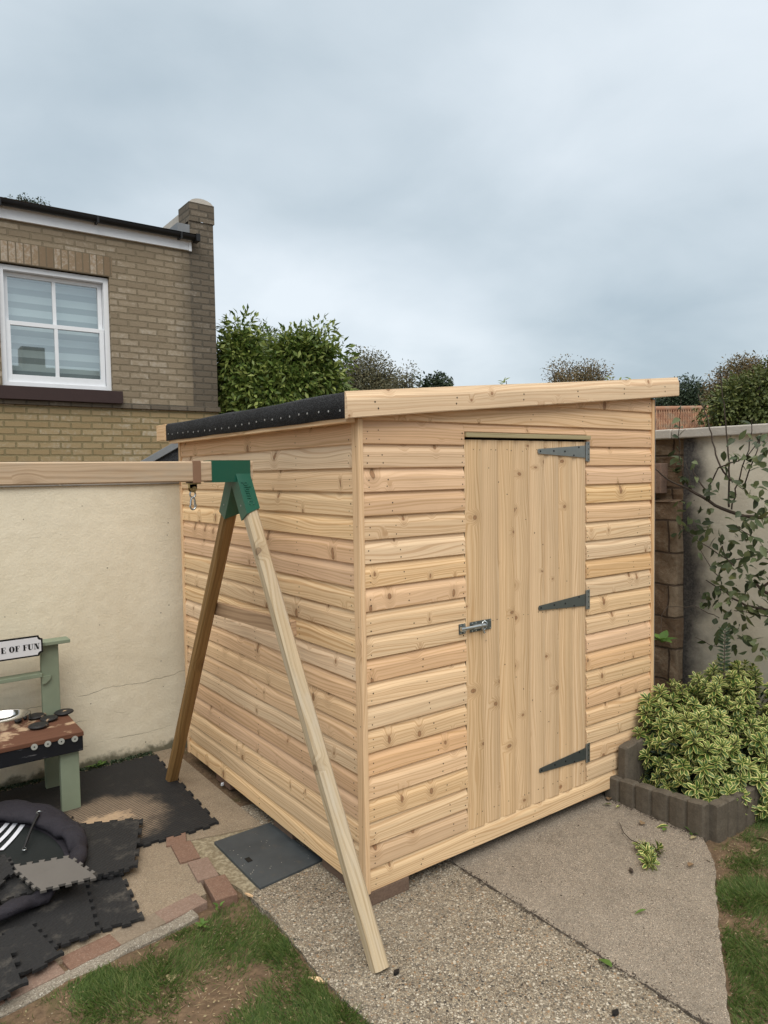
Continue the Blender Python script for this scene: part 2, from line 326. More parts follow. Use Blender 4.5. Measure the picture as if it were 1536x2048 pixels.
def render_mat(name, base, dark, cracks=(), darken=None, moss=True):
    t = NT(name); p = t.pos(); x, y, z = t.sep(p)
    n1 = t.noise(p, 1.4, 5, 0.6); n2 = t.noise(p, 14, 5, 0.62); n3 = t.noise(p, 75, 3, 0.6)
    col = t.mix(t.mr(t.math('ADD', t.math('MULTIPLY', n1, 0.7), t.math('MULTIPLY', n2, 0.3)), 0.36, 0.66), dark, base)
    col = t.hsv(col, 0.5, 1.0, t.math('MULTIPLY_ADD', n3, 0.16, 0.92))
    pv = t.vor(p, 15).outputs; pd = t.mr(pv['Distance'], 0.045, 0.085, 1, 0)
    pit = t.math('MULTIPLY', pd, t.math('LESS_THAN', t.sep(pv['Color'])[0], 0.30))
    col = t.mix(t.math('MULTIPLY', pit, 0.8), col, (0.07, 0.06, 0.045, 1))
    h = t.math('ADD', t.math('MULTIPLY', n2, 0.5), t.math('MULTIPLY', n3, 0.35))
    chip = t.mr(t.noise(t.scale(p, (3.2, 3.2, 9)), 3.0, 4, 0.6, 0.4), 0.70, 0.72)
    col = t.mix(t.math('MULTIPLY', chip, 0.5), col, (0.60, 0.54, 0.43, 1)); h = t.math('ADD', h, t.math('MULTIPLY', chip, 0.5))
    wig = t.noise(t.vec(t.math('MULTIPLY', x, 3.5), t.math('MULTIPLY', y, 3.5), 0.0), 1.0, 6, 0.6)
    for i, (zc_, slope, amp, gate) in enumerate(cracks):
        dz = t.math('SUBTRACT', z, t.math('ADD', t.math('MULTIPLY_ADD', wig, amp, zc_-amp/2), t.math('MULTIPLY', x, slope)))
        ln = t.mr(t.math('ABSOLUTE', dz), 0.0006, 0.0024, 1, 0)
        gt = t.mr(t.noise(t.vec(x, y, 3.0+i), 2.0, 2), gate, gate+0.08)
        ln = t.math('MULTIPLY', ln, gt); col = t.mix(t.math('MULTIPLY', ln, 0.55), col, (0.075, 0.062, 0.045, 1))
        h = t.math('SUBTRACT', h, t.math('MULTIPLY', ln, 1.5))
    if moss:
        mz = t.math('ADD', z, t.math('MULTIPLY', n2, -0.16)); mk = t.mr(mz, -0.06, 0.0, 1, 0)
        col = t.mix(t.math('MULTIPLY', mk, 0.85), col, (0.055, 0.055, 0.028, 1))
    if darken is not None:
        ya, yb = darken  # blends to near-black along the wall towards its end, with an uneven edge
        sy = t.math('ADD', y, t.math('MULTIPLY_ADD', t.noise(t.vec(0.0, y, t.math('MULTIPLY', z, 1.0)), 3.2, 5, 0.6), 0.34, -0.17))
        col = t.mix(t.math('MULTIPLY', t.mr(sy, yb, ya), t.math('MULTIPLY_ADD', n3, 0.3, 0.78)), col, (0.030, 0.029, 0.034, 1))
    h = t.math('ADD', h, t.math('MULTIPLY', t.noise(p, 5.5, 3, 0.5), 1.2))
    t.bump(h, 0.5, 0.012)
    return t.out(col, 0.9)
M['render'] = render_mat('cream_render', (0.72, 0.66, 0.525, 1), (0.65, 0.585, 0.45, 1),
                         cracks=((0.50, 0.05, 0.10, 0.42), (0.155, 0.02, 0.07, 0.40), (0.30, -0.02, 0.16, 0.60), (1.06, 0.0, 0.12, 0.63)))
M['render_r'] = render_mat('grey_cream_render', (0.73, 0.685, 0.575, 1), (0.62, 0.575, 0.475, 1), darken=(0.20, -0.02), moss=False)
M['coping'] = render_mat('concrete_coping', (0.33, 0.31, 0.28, 1), (0.19, 0.18, 0.165, 1), moss=False)
M['coping_pale'] = render_mat('pale_coping', (0.50, 0.47, 0.42, 1), (0.40, 0.37, 0.33, 1), moss=False)

def aggregate(name, s1, base, pal, amount, tint, dark):
    t = NT(name); p = t.pos(); wob = t.noise(p, 30, 2, 0.5, col=True)
    ad = t.add('ShaderNodeVectorMath', operation='MULTIPLY_ADD'); t.l.new(wob, ad.inputs[0]); ad.inputs[1].default_value = (0.006,)*3; t.l.new(p, ad.inputs[2])
    v1 = t.vor(ad.outputs[0], s1); v2 = t.vor(ad.outputs[0], s1*2.3); v3 = t.vor(ad.outputs[0], s1*0.42)
    c1 = t.ramp(t.sep(v1.outputs['Color'])[0], pal, 'CONSTANT'); c2 = t.ramp(t.sep(v2.outputs['Color'])[1], pal, 'CONSTANT')
    m1 = t.math('MULTIPLY', t.mr(v1.outputs['Distance'], 0.40, 0.52, 1, 0), t.math('GREATER_THAN', t.sep(v1.outputs['Color'])[2], 1-amount))
    m2 = t.math('MULTIPLY', t.mr(v2.outputs['Distance'], 0.44, 0.60, 1, 0), t.math('GREATER_THAN', t.sep(v2.outputs['Color'])[2], 1-amount*1.15))
    m3 = t.math('MULTIPLY', t.mr(v3.outputs['Distance'], 0.22, 0.30, 1, 0), t.math('GREATER_THAN', t.sep(v3.outputs['Color'])[2], 0.90))
    n1 = t.noise(p, 2.2, 6, 0.62); n2 = t.noise(p, 11, 5, 0.65); f = t.noise(p, 110, 3, 0.7)
    bs = t.hsv(base, 0.5, 1.0, t.math('MULTIPLY_ADD', f, 1.5, 0.25))
    col = t.mix(m2, bs, c2); col = t.mix(m1, col, c1)
    col = t.mix(t.math('MULTIPLY', m3, 0.85), col, t.ramp(t.sep(v3.outputs['Color'])[0], pal, 'CONSTANT'))
    col = t.mix(t.math('MULTIPLY', t.mr(n1, 0.40, 0.62), 0.22), col, tint)
    col = t.mix(t.math('MULTIPLY', t.mr(t.math('ADD', t.math('MULTIPLY', n2, 0.5), t.math('MULTIPLY', n1, 0.5)), 0.54, 0.70), 0.6), col, dark)
    col = t.hsv(col, 0.5, 1.0, t.math('MULTIPLY_ADD', t.noise(p, 4.5, 6, 0.7), 0.75, 0.62))
    t.bump(t.math('ADD', t.math('ADD', m1, t.math('MULTIPLY', m2, 0.6)), t.math('MULTIPLY', n2, 0.4)), 0.5, 0.006)
    return t.out(col, 0.87)
def C3(*a): return (*a, 1)
M['slab_a'] = aggregate('exposed_aggregate', 92, C3(0.22, 0.185, 0.138),
    [(0.0, C3(0.34, 0.285, 0.205)), (0.16, C3(0.115, 0.09, 0.065)), (0.3, C3(0.46, 0.41, 0.33)), (0.42, C3(0.23, 0.188, 0.138)), (0.56, C3(0.28, 0.175, 0.095)), (0.64, C3(0.05, 0.045, 0.04)), (0.72, C3(0.56, 0.51, 0.42)), (0.79, C3(0.125, 0.11, 0.09)), (1.0, C3(0.125, 0.11, 0.09))], 0.78, C3(0.25, 0.215, 0.165), C3(0.13, 0.112, 0.088))
M['slab_b'] = aggregate('brushed_concrete', 170, C3(0.24, 0.208, 0.168),
    [(0.0, C3(0.42, 0.34, 0.26)), (0.2, C3(0.125, 0.094, 0.07)), (0.45, C3(0.26, 0.205, 0.155)), (0.66, C3(0.58, 0.50, 0.41)), (0.76, C3(0.06, 0.05, 0.042)), (0.88, C3(0.27, 0.215, 0.16)), (1.0, C3(0.27, 0.215, 0.16))], 0.5, C3(0.23, 0.198, 0.158), C3(0.122, 0.105, 0.085))
M['patio'] = aggregate('dusty_concrete', 230, C3(0.255, 0.20, 0.14),
    [(0.0, C3(0.37, 0.30, 0.215)), (0.3, C3(0.21, 0.162, 0.115)), (0.6, C3(0.30, 0.24, 0.17)), (0.85, C3(0.46, 0.41, 0.33)), (1.0, C3(0.46, 0.41, 0.33))], 0.42, C3(0.27, 0.205, 0.145), C3(0.155, 0.115, 0.08))
M['kerb'] = aggregate('kerb_concrete', 150, C3(0.225, 0.195, 0.155),
    [(0.0, C3(0.36, 0.33, 0.27)), (0.3, C3(0.17, 0.145, 0.115)), (0.6, C3(0.28, 0.245, 0.195)), (0.85, C3(0.48, 0.45, 0.39)), (1.0, C3(0.48, 0.45, 0.39))], 0.5, C3(0.20, 0.17, 0.13), C3(0.12, 0.10, 0.075))
def mortar():
    t = NT('lichen_mortar'); p = t.pos(); n = t.noise(p, 40, 4, 0.7); n2 = t.noise(p, 9, 4)
    col = t.mix(t.mr(n, 0.4, 0.65), (0.19, 0.155, 0.10, 1), (0.34, 0.295, 0.205, 1)); col = t.mix(t.mr(n2, 0.5, 0.7, 0, 0.6), col, (0.15, 0.115, 0.07, 1))
    t.bump(n, 0.6, 0.01); return t.out(col, 0.92)
M['mortar'] = mortar()
def soil(name, a, b, moss):
    t = NT(name); p = t.pos(); n = t.noise(p, 3.0, 6, 0.65); n2 = t.noise(p, 38, 5, 0.68); n3 = t.noise(p, 7, 4)
    col = t.mix(t.math('ADD', t.math('MULTIPLY', n2, 0.7), t.math('MULTIPLY', n, 0.3)), a, b)
    col = t.hsv(col, 0.5, 1.0, t.math('MULTIPLY_ADD', n2, 1.1, 0.45))
    v = t.vor(p, 120); k = t.math('MULTIPLY', t.math('GREATER_THAN', t.sep(v.outputs['Color'])[0], 0.965), t.mr(v.outputs['Distance'], 0.25, 0.35, 1, 0))
    col = t.mix(k, col, (0.42, 0.36, 0.28, 1))
    col = t.mix(t.mr(n3, 0.55, 0.7, 0, moss), col, (0.075, 0.075, 0.025, 1))
    t.bump(t.math('ADD', n2, t.math('MULTIPLY', n3, 0.8)), 0.8, 0.02); return t.out(col, 0.95)
M['soil'] = soil('lawn_soil', (0.075, 0.047, 0.028, 1), (0.215, 0.145, 0.088, 1), 0.5)
M['bed_soil'] = soil('bed_soil', (0.03, 0.02, 0.013, 1), (0.085, 0.06, 0.04, 1), 0.2)
def slate():
    t = NT('slate_grey_cover'); p = t.pos(); n = t.noise(p, 6, 5, 0.6); v = t.vor(p, 75); r = t.sep(v.outputs['Color'])[0]
    col = t.hsv((0.052, 0.060, 0.066, 1), 0.5, 1.0, t.math('MULTIPLY_ADD', n, 1.0, 0.5))
    col = t.mix(t.mr(t.noise(p, 14, 4, 0.7), 0.55, 0.75, 0, 0.5), col, (0.10, 0.088, 0.07, 1))
    k = t.math('MULTIPLY', t.math('MULTIPLY', t.math('GREATER_THAN', r, 0.8), t.mr(v.outputs['Distance'], 0.16, 0.22, 1, 0)), t.mr(t.noise(p, 5, 2), 0.48, 0.6))
    col = t.mix(k, col, (0.44, 0.40, 0.34, 1)); t.bump(n, 0.15, 0.004); return t.out(col, 0.55)
M['slate'] = slate()
def fabric(name, col, wr=0.5):
    t = NT(name); p = t.pos(); n = t.noise(p, 9, 4, 0.6, 0.6); f = t.noise(p, 500, 2)
    c_ = t.hsv(col, 0.5, 1.0, t.math('MULTIPLY_ADD', n, 0.7, 0.65)); t.bump(t.math('ADD', n, t.math('MULTIPLY', f, 0.1)), wr, 0.02)
    return t.out(c_, 0.72)
M['navy'] = fabric('navy_fabric', (0.021, 0.019, 0.026, 1), 0.9); M['mesh_black'] = fabric('black_net', (0.010, 0.013, 0.013, 1), 0.2)

def leaf_mat(name, stops, trans=0.25, rough=0.5, veins=0.0, edge=None):
    t = NT(name); r = t.rnd(); p = t.pos(); n = t.noise(p, 2.5, 3)
    col = t.ramp(t.math('ADD', t.math('MULTIPLY', r, 0.75), t.math('MULTIPLY', n, 0.25)), stops)
    u, v, _ = t.sep(t.uv()); a = t.math('ABSOLUTE', t.math('MULTIPLY_ADD', u, 2.0, -1.0))
    if edge is not None:
        wob = t.noise(t.vec(t.math('MULTIPLY', v, 4), t.math('MULTIPLY', r, 50), u), 2.0, 3)
        e_ = t.math('ADD', a, t.math('ADD', t.math('MULTIPLY_ADD', wob, 0.5, -0.25), t.math('MULTIPLY_ADD', r, 0.22, -0.11)))
        col = t.mix(t.mr(e_, 0.62, 0.80), col, t.ramp(r, [(0.0, edge[0]), (1.0, edge[1])]))
    if veins: col = t.mix(t.math('MULTIPLY', t.mr(a, 0.02, 0.10, 1, 0), veins), col, stops[-1][1])
    tr = t.add('ShaderNodeBsdfTranslucent'); t.l.new(col, tr.inputs[0])
    mx = t.add('ShaderNodeMixShader'); mx.inputs[0].default_value = trans
    t.put(t.b.inputs['Base Color'], col); t.b.inputs['Roughness'].default_value = rough
    o = t.n['Material Output']; t.l.new(t.b.outputs[0], mx.inputs[1]); t.l.new(tr.outputs[0], mx.inputs[2]); t.l.new(mx.outputs[0], o.inputs[0])
    return t.m
M['lf_laurel'] = leaf_mat('laurel_leaf', [(0.1, C3(0.036, 0.068, 0.013)), (0.4, C3(0.105, 0.160, 0.032)), (0.85, C3(0.27, 0.315, 0.085))], 0.28, 0.42)
M['lf_grey'] = leaf_mat('olive_leaf', [(0.1, C3(0.075, 0.080, 0.042)), (0.6, C3(0.125, 0.120, 0.065)), (0.9, C3(0.18, 0.155, 0.08))], 0.2)
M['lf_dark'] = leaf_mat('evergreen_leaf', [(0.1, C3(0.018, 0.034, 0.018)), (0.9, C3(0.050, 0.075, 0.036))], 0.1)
M['lf_pale'] = leaf_mat('silvery_leaf', [(0.1, C3(0.075, 0.10, 0.05)), (0.9, C3(0.15, 0.18, 0.10))], 0.2)
M['lf_oak'] = leaf_mat('oak_leaf', [(0.1, C3(0.045, 0.065, 0.018)), (0.55, C3(0.10, 0.125, 0.034)), (0.9, C3(0.18, 0.19, 0.06))], 0.2)
M['lf_rust'] = leaf_mat('autumn_leaf', [(0.1, C3(0.075, 0.070, 0.032)), (0.6, C3(0.16, 0.125, 0.06)), (0.9, C3(0.23, 0.15, 0.07))], 0.2)
M['lf_apple'] = leaf_mat('apple_leaf', [(0.05, C3(0.024, 0.036, 0.015)), (0.45, C3(0.062, 0.088, 0.040)), (0.75, C3(0.125, 0.155, 0.070)), (0.93, C3(0.13, 0.14, 0.05)), (0.97, C3(0.20, 0.15, 0.04))], 0.25, 0.45, 0.25)
M['lf_hebe'] = leaf_mat('variegated_leaf', [(0.0, C3(0.036, 0.078, 0.018)), (0.7, C3(0.095, 0.165, 0.036)), (1.0, C3(0.17, 0.25, 0.055))], 0.15, 0.42, 0.0, (C3(0.58, 0.57, 0.15), C3(0.82, 0.76, 0.32)))
M['lf_weed'] = leaf_mat('weed_leaf', [(0.1, C3(0.06, 0.12, 0.025)), (0.9, C3(0.14, 0.24, 0.05))], 0.25)
M['lf_dead'] = leaf_mat('fallen_leaf', [(0.0, C3(0.19, 0.11, 0.06)), (0.5, C3(0.34, 0.25, 0.15)), (1.0, C3(0.36, 0.33, 0.18))], 0.15, 0.7, 0.3)
M['grass'] = leaf_mat('grass_blade', [(0.05, C3(0.035, 0.068, 0.014)), (0.5, C3(0.072, 0.125, 0.024)), (0.8, C3(0.125, 0.170, 0.042)), (0.93, C3(0.30, 0.25, 0.12))], 0.3, 0.6)
M['bark'] = simple('bark', (0.060, 0.046, 0.036, 1), 0.85, 0, 0.25, 30, 0.4)
M['bark_grey'] = simple('grey_twig', (0.12, 0.105, 0.085, 1), 0.85, 0, 0.25, 40, 0.3)

def glass_mat():
    t = NT('window_glass'); o = t.n['Material Output']; tr = t.add('ShaderNodeBsdfTransparent'); tr.inputs[0].default_value = (0.86, 0.93, 0.93, 1)
    gl = t.add('ShaderNodeBsdfGlossy'); gl.inputs['Roughness'].default_value = 0.015; gl.inputs[0].default_value = (0.9, 0.95, 0.97, 1)
    mx = t.add('ShaderNodeMixShader'); mx.inputs[0].default_value = 0.34
    t.l.new(tr.outputs[0], mx.inputs[1]); t.l.new(gl.outputs[0], mx.inputs[2]); t.l.new(mx.outputs[0], o.inputs[0]); return t.m
M['glass'] = glass_mat()
def blind_mat():
    t = NT('striped_blind'); z = t.sep(t.pos())[2]
    k = t.mr(t.math('PINGPONG', t.math('MULTIPLY', z, 1/0.075), 1.0), 0.42, 0.5)
    return t.out(t.mix(k, (0.30, 0.33, 0.335, 1), (0.60, 0.64, 0.64, 1)), 0.85)
M['blind'] = blind_mat()
def tile_mat():
    t = NT('terracotta_tile'); p = t.pos(); r = t.rnd(); n = t.noise(p, 6, 4, 0.6)
    col = t.mix(r, (0.30, 0.16, 0.10, 1), (0.52, 0.33, 0.21, 1)); col = t.mix(t.mr(n, 0.48, 0.66, 0, 0.6), col, (0.28, 0.25, 0.19, 1))
    return t.out(col, 0.9)
M['tile'] = tile_mat()

# ------------------------------------------------------------------ mesh builders
OFF = {}
def setup(o, label=None, cat=None, group=None, kind=None):
    if label: o['label'] = label
    if cat: o['category'] = cat
    if group: o['group'] = group
    if kind: o['kind'] = kind
    return o
def empty(name, loc, label, cat, group=None):
    o = bpy.data.objects.new(name, None); COL.objects.link(o); o.location = loc; o.empty_display_size = 0.1
    OFF[o.name] = Vector(loc); return setup(o, label, cat, group)
def link(name, me, mats, parent, origin):
    for m in mats: me.materials.append(M[m])
    o = bpy.data.objects.new(name, me); COL.objects.link(o)
    off = OFF[parent.name] if parent is not None else Vector(origin if origin is not None else (0, 0, 0))
    me.transform(Matrix.Translation(-off)); OFF[o.name] = off
    if parent is not None: o.parent = parent
    else: o.location = off
    return o
class MB:
    def __init__(s): s.v = []; s.f = []; s.uv = []; s.r = []; s.m = []; s.s = []
    def face(s, pts, uv=None, r=0.0, m=0, sm=False):
        i = len(s.v); s.v += [tuple(map(float, p)) for p in pts]; s.f.append(list(range(i, i+len(pts))))
        s.uv += uv if uv is not None else [(0, 0)]*len(pts); s.r.append(r); s.m.append(m); s.s.append(sm)
    def grid(s, rows, uvs=None, r=0.0, m=0, sm=True, closed=False):
        """rows: list of equally long point lists; shared vertices so smooth shading works"""
        i = len(s.v); n = len(rows[0])
        for w in rows: s.v += [tuple(map(float, p)) for p in w]
        for a in range(len(rows)-1):
            for b in range(n if closed else n-1):
                c = (b+1) % n
                s.f.append([i+a*n+b, i+a*n+c, i+(a+1)*n+c, i+(a+1)*n+b])
                if uvs: s.uv += [uvs[a][b], uvs[a][b+1], uvs[a+1][b+1], uvs[a+1][b]]
                else: s.uv += [(a, b), (a, b+1), (a+1, b+1), (a+1, b)]
                s.r.append(r); s.m.append(m); s.s.append(sm)
    def box(s, lo, hi, grain=0, r=None, m=0, rot=None, c=None):
        """axis box, or rotated by 3x3 matrix `rot` about c; UVs run along axis `grain` in metres"""
        r = random.random() if r is None else r
        lo, hi = np.array(lo, float), np.array(hi, float)
        o1, o2 = [a for a in (0, 1, 2) if a != grain]
        for ax in (0, 1, 2):
            for sd in (0, 1):
                a, b = [k for k in (0, 1, 2) if k != ax]
                cs = [(0, 0), (1, 0), (1, 1), (0, 1)]
                if (sd == 0) ^ (ax == 1): cs = cs[::-1]
                P = []; U = []
                for (ca, cb_) in cs:
                    p = np.zeros(3); p[ax] = (lo, hi)[sd][ax]; p[a] = (lo, hi)[ca][a]; p[b] = (lo, hi)[cb_][b]
                    if ax == grain: U.append((p[o1]*0.15, p[o2]))
                    else:
                        w = [k for k in (o1, o2) if k != ax][0]
                        U.append((p[grain], p[w] + ax*0.37 + sd*0.11))
                    if rot is not None: p = np.array(c) + rot @ (p-np.array(c))
                    P.append(p)
                s.face(P, U, r, m)
    def prism(s, A, B, prof, up=(0, 0, 1), r=None, m=0, caps=True, sm=False):
        """profile (list of 2-D points) swept straight from A to B; u along the axis"""
        r = random.random() if r is None else r
        A, B = np.array(A, float), np.array(B, float); d = B-A; L = np.linalg.norm(d); d /= L
        x = np.cross(np.array(up, float), d); x /= np.linalg.norm(x); y = np.cross(d, x)
        a = [A+x*p[0]+y*p[1] for p in prof]; b = [B+x*p[0]+y*p[1] for p in prof]
        per = [0.0]
        for i in range(len(prof)): per.append(per[-1]+math.dist(prof[i], prof[(i+1) % len(prof)]))
        for i in range(len(prof)):
            j = (i+1) % len(prof)
            s.face([a[i], a[j], b[j], b[i]], [(0, per[i]), (0, per[i+1]), (L, per[i+1]), (L, per[i])], r, m, sm)
        if caps:
            s.face(a[::-1], [(p[0]*.2, p[1]) for p in prof[::-1]], r, m); s.face(b, [(p[0]*.2, p[1]) for p in prof], r, m)
    def tube(s, pts, rad, n=8, r=0.0, m=0, caps=True):
        pts = [np.array(p, float) for p in pts]; rad = rad if hasattr(rad, '__len__') else [rad]*len(pts)
        rows = []; uvs = []; L = 0; prev = None
        for i, p in enumerate(pts):
            d = pts[min(i+1, len(pts)-1)]-pts[max(i-1, 0)]; d /= (np.linalg.norm(d)+1e-9)
            if prev is None:
                ref = np.array((0, 0, 1.0)) if abs(d[2]) < 0.9 else np.array((1.0, 0, 0)); x = np.cross(ref, d)
            else: x = prev-d*np.dot(prev, d)
            x /= (np.linalg.norm(x)+1e-9); y = np.cross(d, x); prev = x
            if i: L += np.linalg.norm(p-pts[i-1])
            rows.append([p+rad[i]*(x*math.cos(2*math.pi*k/n)+y*math.sin(2*math.pi*k/n)) for k in range(n)])
            uvs.append([(L, k*0.02) for k in range(n+1)])
        s.grid(rows, uvs, r, m, True, True)
        if caps: s.face(rows[0][::-1], None, r, m); s.face(rows[-1], None, r, m)
    def disc(s, c, nrm, rad, n=10, m=0, thick=0.0, r=0.0):
        c = np.array(c, float); nrm = np.array(nrm, float); nrm /= np.linalg.norm(nrm)
        x = np.cross(nrm, (0, 0, 1) if abs(nrm[2]) < 0.9 else (1, 0, 0)); x = x/np.linalg.norm(x); y = np.cross(nrm, x)
        P = [c+nrm*thick+rad*(x*math.cos(2*math.pi*k/n)+y*math.sin(2*math.pi*k/n)) for k in range(n)]
        s.face(P, None, r, m)
        if thick:
            Q = [p-nrm*thick for p in P]
            for k in range(n): s.face([Q[k], Q[(k+1) % n], P[(k+1) % n], P[k]], None, r, m)
    def mesh(s, name):
        me = bpy.data.meshes.new(name); me.from_pydata(s.v, [], s.f)
        u = me.uv_layers.new(name='UVMap'); u.data.foreach_set('uv', np.array(s.uv, np.float32).ravel())
        a = me.attributes.new('rnd', 'FLOAT', 'FACE'); a.data.foreach_set('value', np.array(s.r, np.float32))
        me.polygons.foreach_set('material_index', s.m); me.polygons.foreach_set('use_smooth', s.s); me.update(); return me
    def build(s, name, mats, parent=None, origin=None, bevel=0.0, solid=0.0):
        o = link(name, s.mesh(name), [mats] if isinstance(mats, str) else mats, parent, origin)
        if solid:
            k = o.modifiers.new('solid', 'SOLIDIFY'); k.thickness = solid; k.offset = -1
        if bevel:
            w = o.modifiers.new('weld', 'WELD'); w.merge_threshold = 1e-5
            k = o.modifiers.new('bevel', 'BEVEL'); k.width = bevel; k.segments = 2; k.limit_method = 'ANGLE'; k.angle_limit = R(40)
        return o
def structure(o): o['kind'] = 'structure'; return o
def np_mesh(name, V, F, UV, RN, smooth=True):
    me = bpy.data.meshes.new(name); nv, nf = len(V), len(F)
    me.vertices.add(nv); me.vertices.foreach_set('co', np.asarray(V, np.float32).ravel())
    me.loops.add(nf*4); me.loops.foreach_set('vertex_index', np.asarray(F, np.int32).ravel())
    me.polygons.add(nf); me.polygons.foreach_set('loop_start', np.arange(0, nf*4, 4, dtype=np.int32)); me.polygons.foreach_set('loop_total', np.full(nf, 4, np.int32))
    u = me.uv_layers.new(name='UVMap'); u.data.foreach_set('uv', np.asarray(UV, np.float32).ravel())
    a = me.attributes.new('rnd', 'FLOAT', 'FACE'); a.data.foreach_set('value', np.asarray(RN, np.float32))
    me.polygons.foreach_set('use_smooth', np.full(nf, smooth)); me.update(calc_edges=True); me.validate(); return me
def unit(a): return a/(np.linalg.norm(a, axis=-1, keepdims=True)+1e-9)
def leaves(P, Dr, Nn, L, Wd, rows=3, bend=0.25, fold=0.25, shape='oval'):
    """batch of leaves: base points P, directions Dr, face normals Nn; returns arrays for np_mesh"""
    P, Dr, Nn = np.asarray(P, float), unit(np.asarray(Dr, float)), np.asarray(Nn, float)
    n = len(P); S = unit(np.cross(Dr, Nn)); N = np.cross(S, Dr)
    L = np.broadcast_to(L, n)[:, None]; Wd = np.broadcast_to(Wd, n)[:, None]; bd = np.broadcast_to(bend, n)[:, None]
    ts = np.linspace(0, 1, rows+1); V = np.zeros((n, rows+1, 3, 3)); UV = np.zeros((rows+1, 3, 2))
    for i, t in enumerate(ts):
        w = {'oval': math.sin(math.pi*min(max(t**0.8, 0.03), 0.985)), 'spoon': math.sin(math.pi*min(max(t**1.35, 0.05), 0.93))**0.8,
             'blade': 1-t*0.95}[shape]
        mid = P+Dr*L*t-N*(bd*L*t*t)
        for j, sd in enumerate((-1, 0, 1)):
            V[:, i, j] = mid+S*(sd*Wd*0.5*w)+N*(abs(sd)*Wd*0.5*w*fold); UV[i, j] = (j/2, t)
    F = []; U = []
    for i in range(rows):
        for j in range(2):
            q = [(i, j), (i, j+1), (i+1, j+1), (i+1, j)]; F.append([a*3+b for a, b in q]); U.append([UV[a, b] for a, b in q])
    F = np.array(F); U = np.array(U); k = (rows+1)*3
    FF = (F[None]+(np.arange(n)*k)[:, None, None]).reshape(-1, 4); UU = np.broadcast_to(U[None], (n,)+U.shape).reshape(-1, 2)
    RN = np.repeat(rng.random(n), len(F)); return V.reshape(-1, 3), FF, UU, RN
def leaf_obj(name, arrs, mat, parent=None, origin=None):
    return link(name, np_mesh(name, *arrs), [mat], parent, origin)
def rdir(n): return unit(rng.normal(size=(n, 3)))

# ------------------------------------------------------------------ ground and paving
mb = MB()
xs = np.concatenate([np.linspace(-300, -8, 6), np.linspace(-6, 8, 90), np.linspace(10, 300, 6)])
ys = np.concatenate([np.linspace(-300, -8, 6), np.linspace(-6, 8, 90), np.linspace(10, 300, 6)])
def gz(x, y):
    return -0.018 + (0.010*math.sin(x*5.1+1)*math.sin(y*4.3) + 0.006*math.sin(x*13+y*11) if abs(x) < 9 and abs(y) < 9 else 0)
mb.grid([[(x, y, gz(x, y)) for y in ys] for x in xs]); structure(mb.build('ground', 'soil'))
def slab(name, outline, z, mat, depth=0.12, jag=0.0):
    """paving slab from a plan outline, its edge broken up a little"""
    pts = []
    for i, p in enumerate(outline):
        q = outline[(i+1) % len(outline)]; n = max(1, int(math.dist(p, q)/0.035)) if jag else 1
        for k in range(n):
            t = k/n; a = random.gauss(0, jag) if k else 0; b = random.gauss(0, jag) if k else 0
            pts.append((p[0]+(q[0]-p[0])*t+a, p[1]+(q[1]-p[1])*t+b))
    m = MB(); m.face([(x, y, z) for x, y in pts]); n = len(pts)
    for i in range(n):
        a, b = pts[i], pts[(i+1) % n]; m.face([(b[0], b[1], z), (a[0], a[1], z), (a[0], a[1], z-depth), (b[0], b[1], z-depth)])
    o = m.build(name, mat)
    # make sure the top faces up
    if o.data.polygons[0].normal.z < 0:
        o.data.flip_normals()
    return structure(o)
slab('path_slab', [(-0.30, 0.425), (-0.352, 0.39), (-0.345, 0.13), (-0.372, -0.22), (-0.36, -0.54), (-0.33, -1.1), (-0.30, -2.6), (0.520, -2.6), (0.520, 1.2), (-0.02, 1.2), (-0.02, 0.43)], 0.0, 'slab_a', jag=0.004)
slab('path', [(0.527, 1.2), (0.526, -2.3), (0.56, -1.275), (0.778, -1.143), (0.92, -1.045), (1.285, -0.82), (1.49, -0.70), (1.60, -0.60), (1.70, -0.50), (1.70, 1.2)], 0.004, 'slab_b', jag=0.003)
slab('patio', [(-0.42, 1.02), (-0.50, 0.52), (-1.2, 0.42), (-4.2, 0.10), (-4.2, 2.295), (-0.02, 2.295), (-0.02, 0.93), (-0.40, 1.02)], 0.002, 'patio')
slab('mortar_bed', [(-0.42, 1.02), (-0.36, 0.40), (-0.28, 0.40), (-0.0, 0.42), (0.0, 0.98), (-0.3, 1.06)], -0.004, 'mortar', 0.1, 0.004)
# concrete kerb running along the brick edging
A_, B_ = np.array((-4.2, -0.19)), np.array((-0.585, 0.395)); dv = (B_-A_)/np.linalg.norm(B_-A_); nv = np.array((-dv[1], dv[0]))
mb = MB(); rows = []
for t in np.linspace(0, 1, 60):
    p = A_+(B_-A_)*t; w = random.gauss(0, 0.004)
    rows.append([(*(p-nv*(0.0+w)), -0.09), (*(p-nv*w), -0.010), (*(p+nv*0.008), -0.002+random.gauss(0, .002)), (*(p+nv*0.06), -0.001+random.gauss(0, .002)), (*(p+nv*0.062), -0.09)])
mb.grid(rows, sm=False); mb.face(rows[-1]); structure(mb.build('kerb', 'kerb'))
mb = MB(); mb.grid([[(x, y, 0.03+0.03*math.sin(x*9)*math.cos(y*8)+0.02*random.random()) for y in np.linspace(-0.56, 2.25, 44)] for x in np.linspace(1.70, 2.8, 22)])
structure(mb.build('flower_bed_soil', 'bed_soil'))

def brick(name, c, size, yaw, mat, label, tilt=(0, 0), group=None):
    m = MB(); h = np.array(size)/2; m.box(-h, h); o = m.build(name, mat, bevel=0.0035)
    o.location = c; o.rotation_euler = (tilt[0], tilt[1], yaw); return setup(o, label, 'brick', group)
ang = math.atan2(dv[1], dv[0])
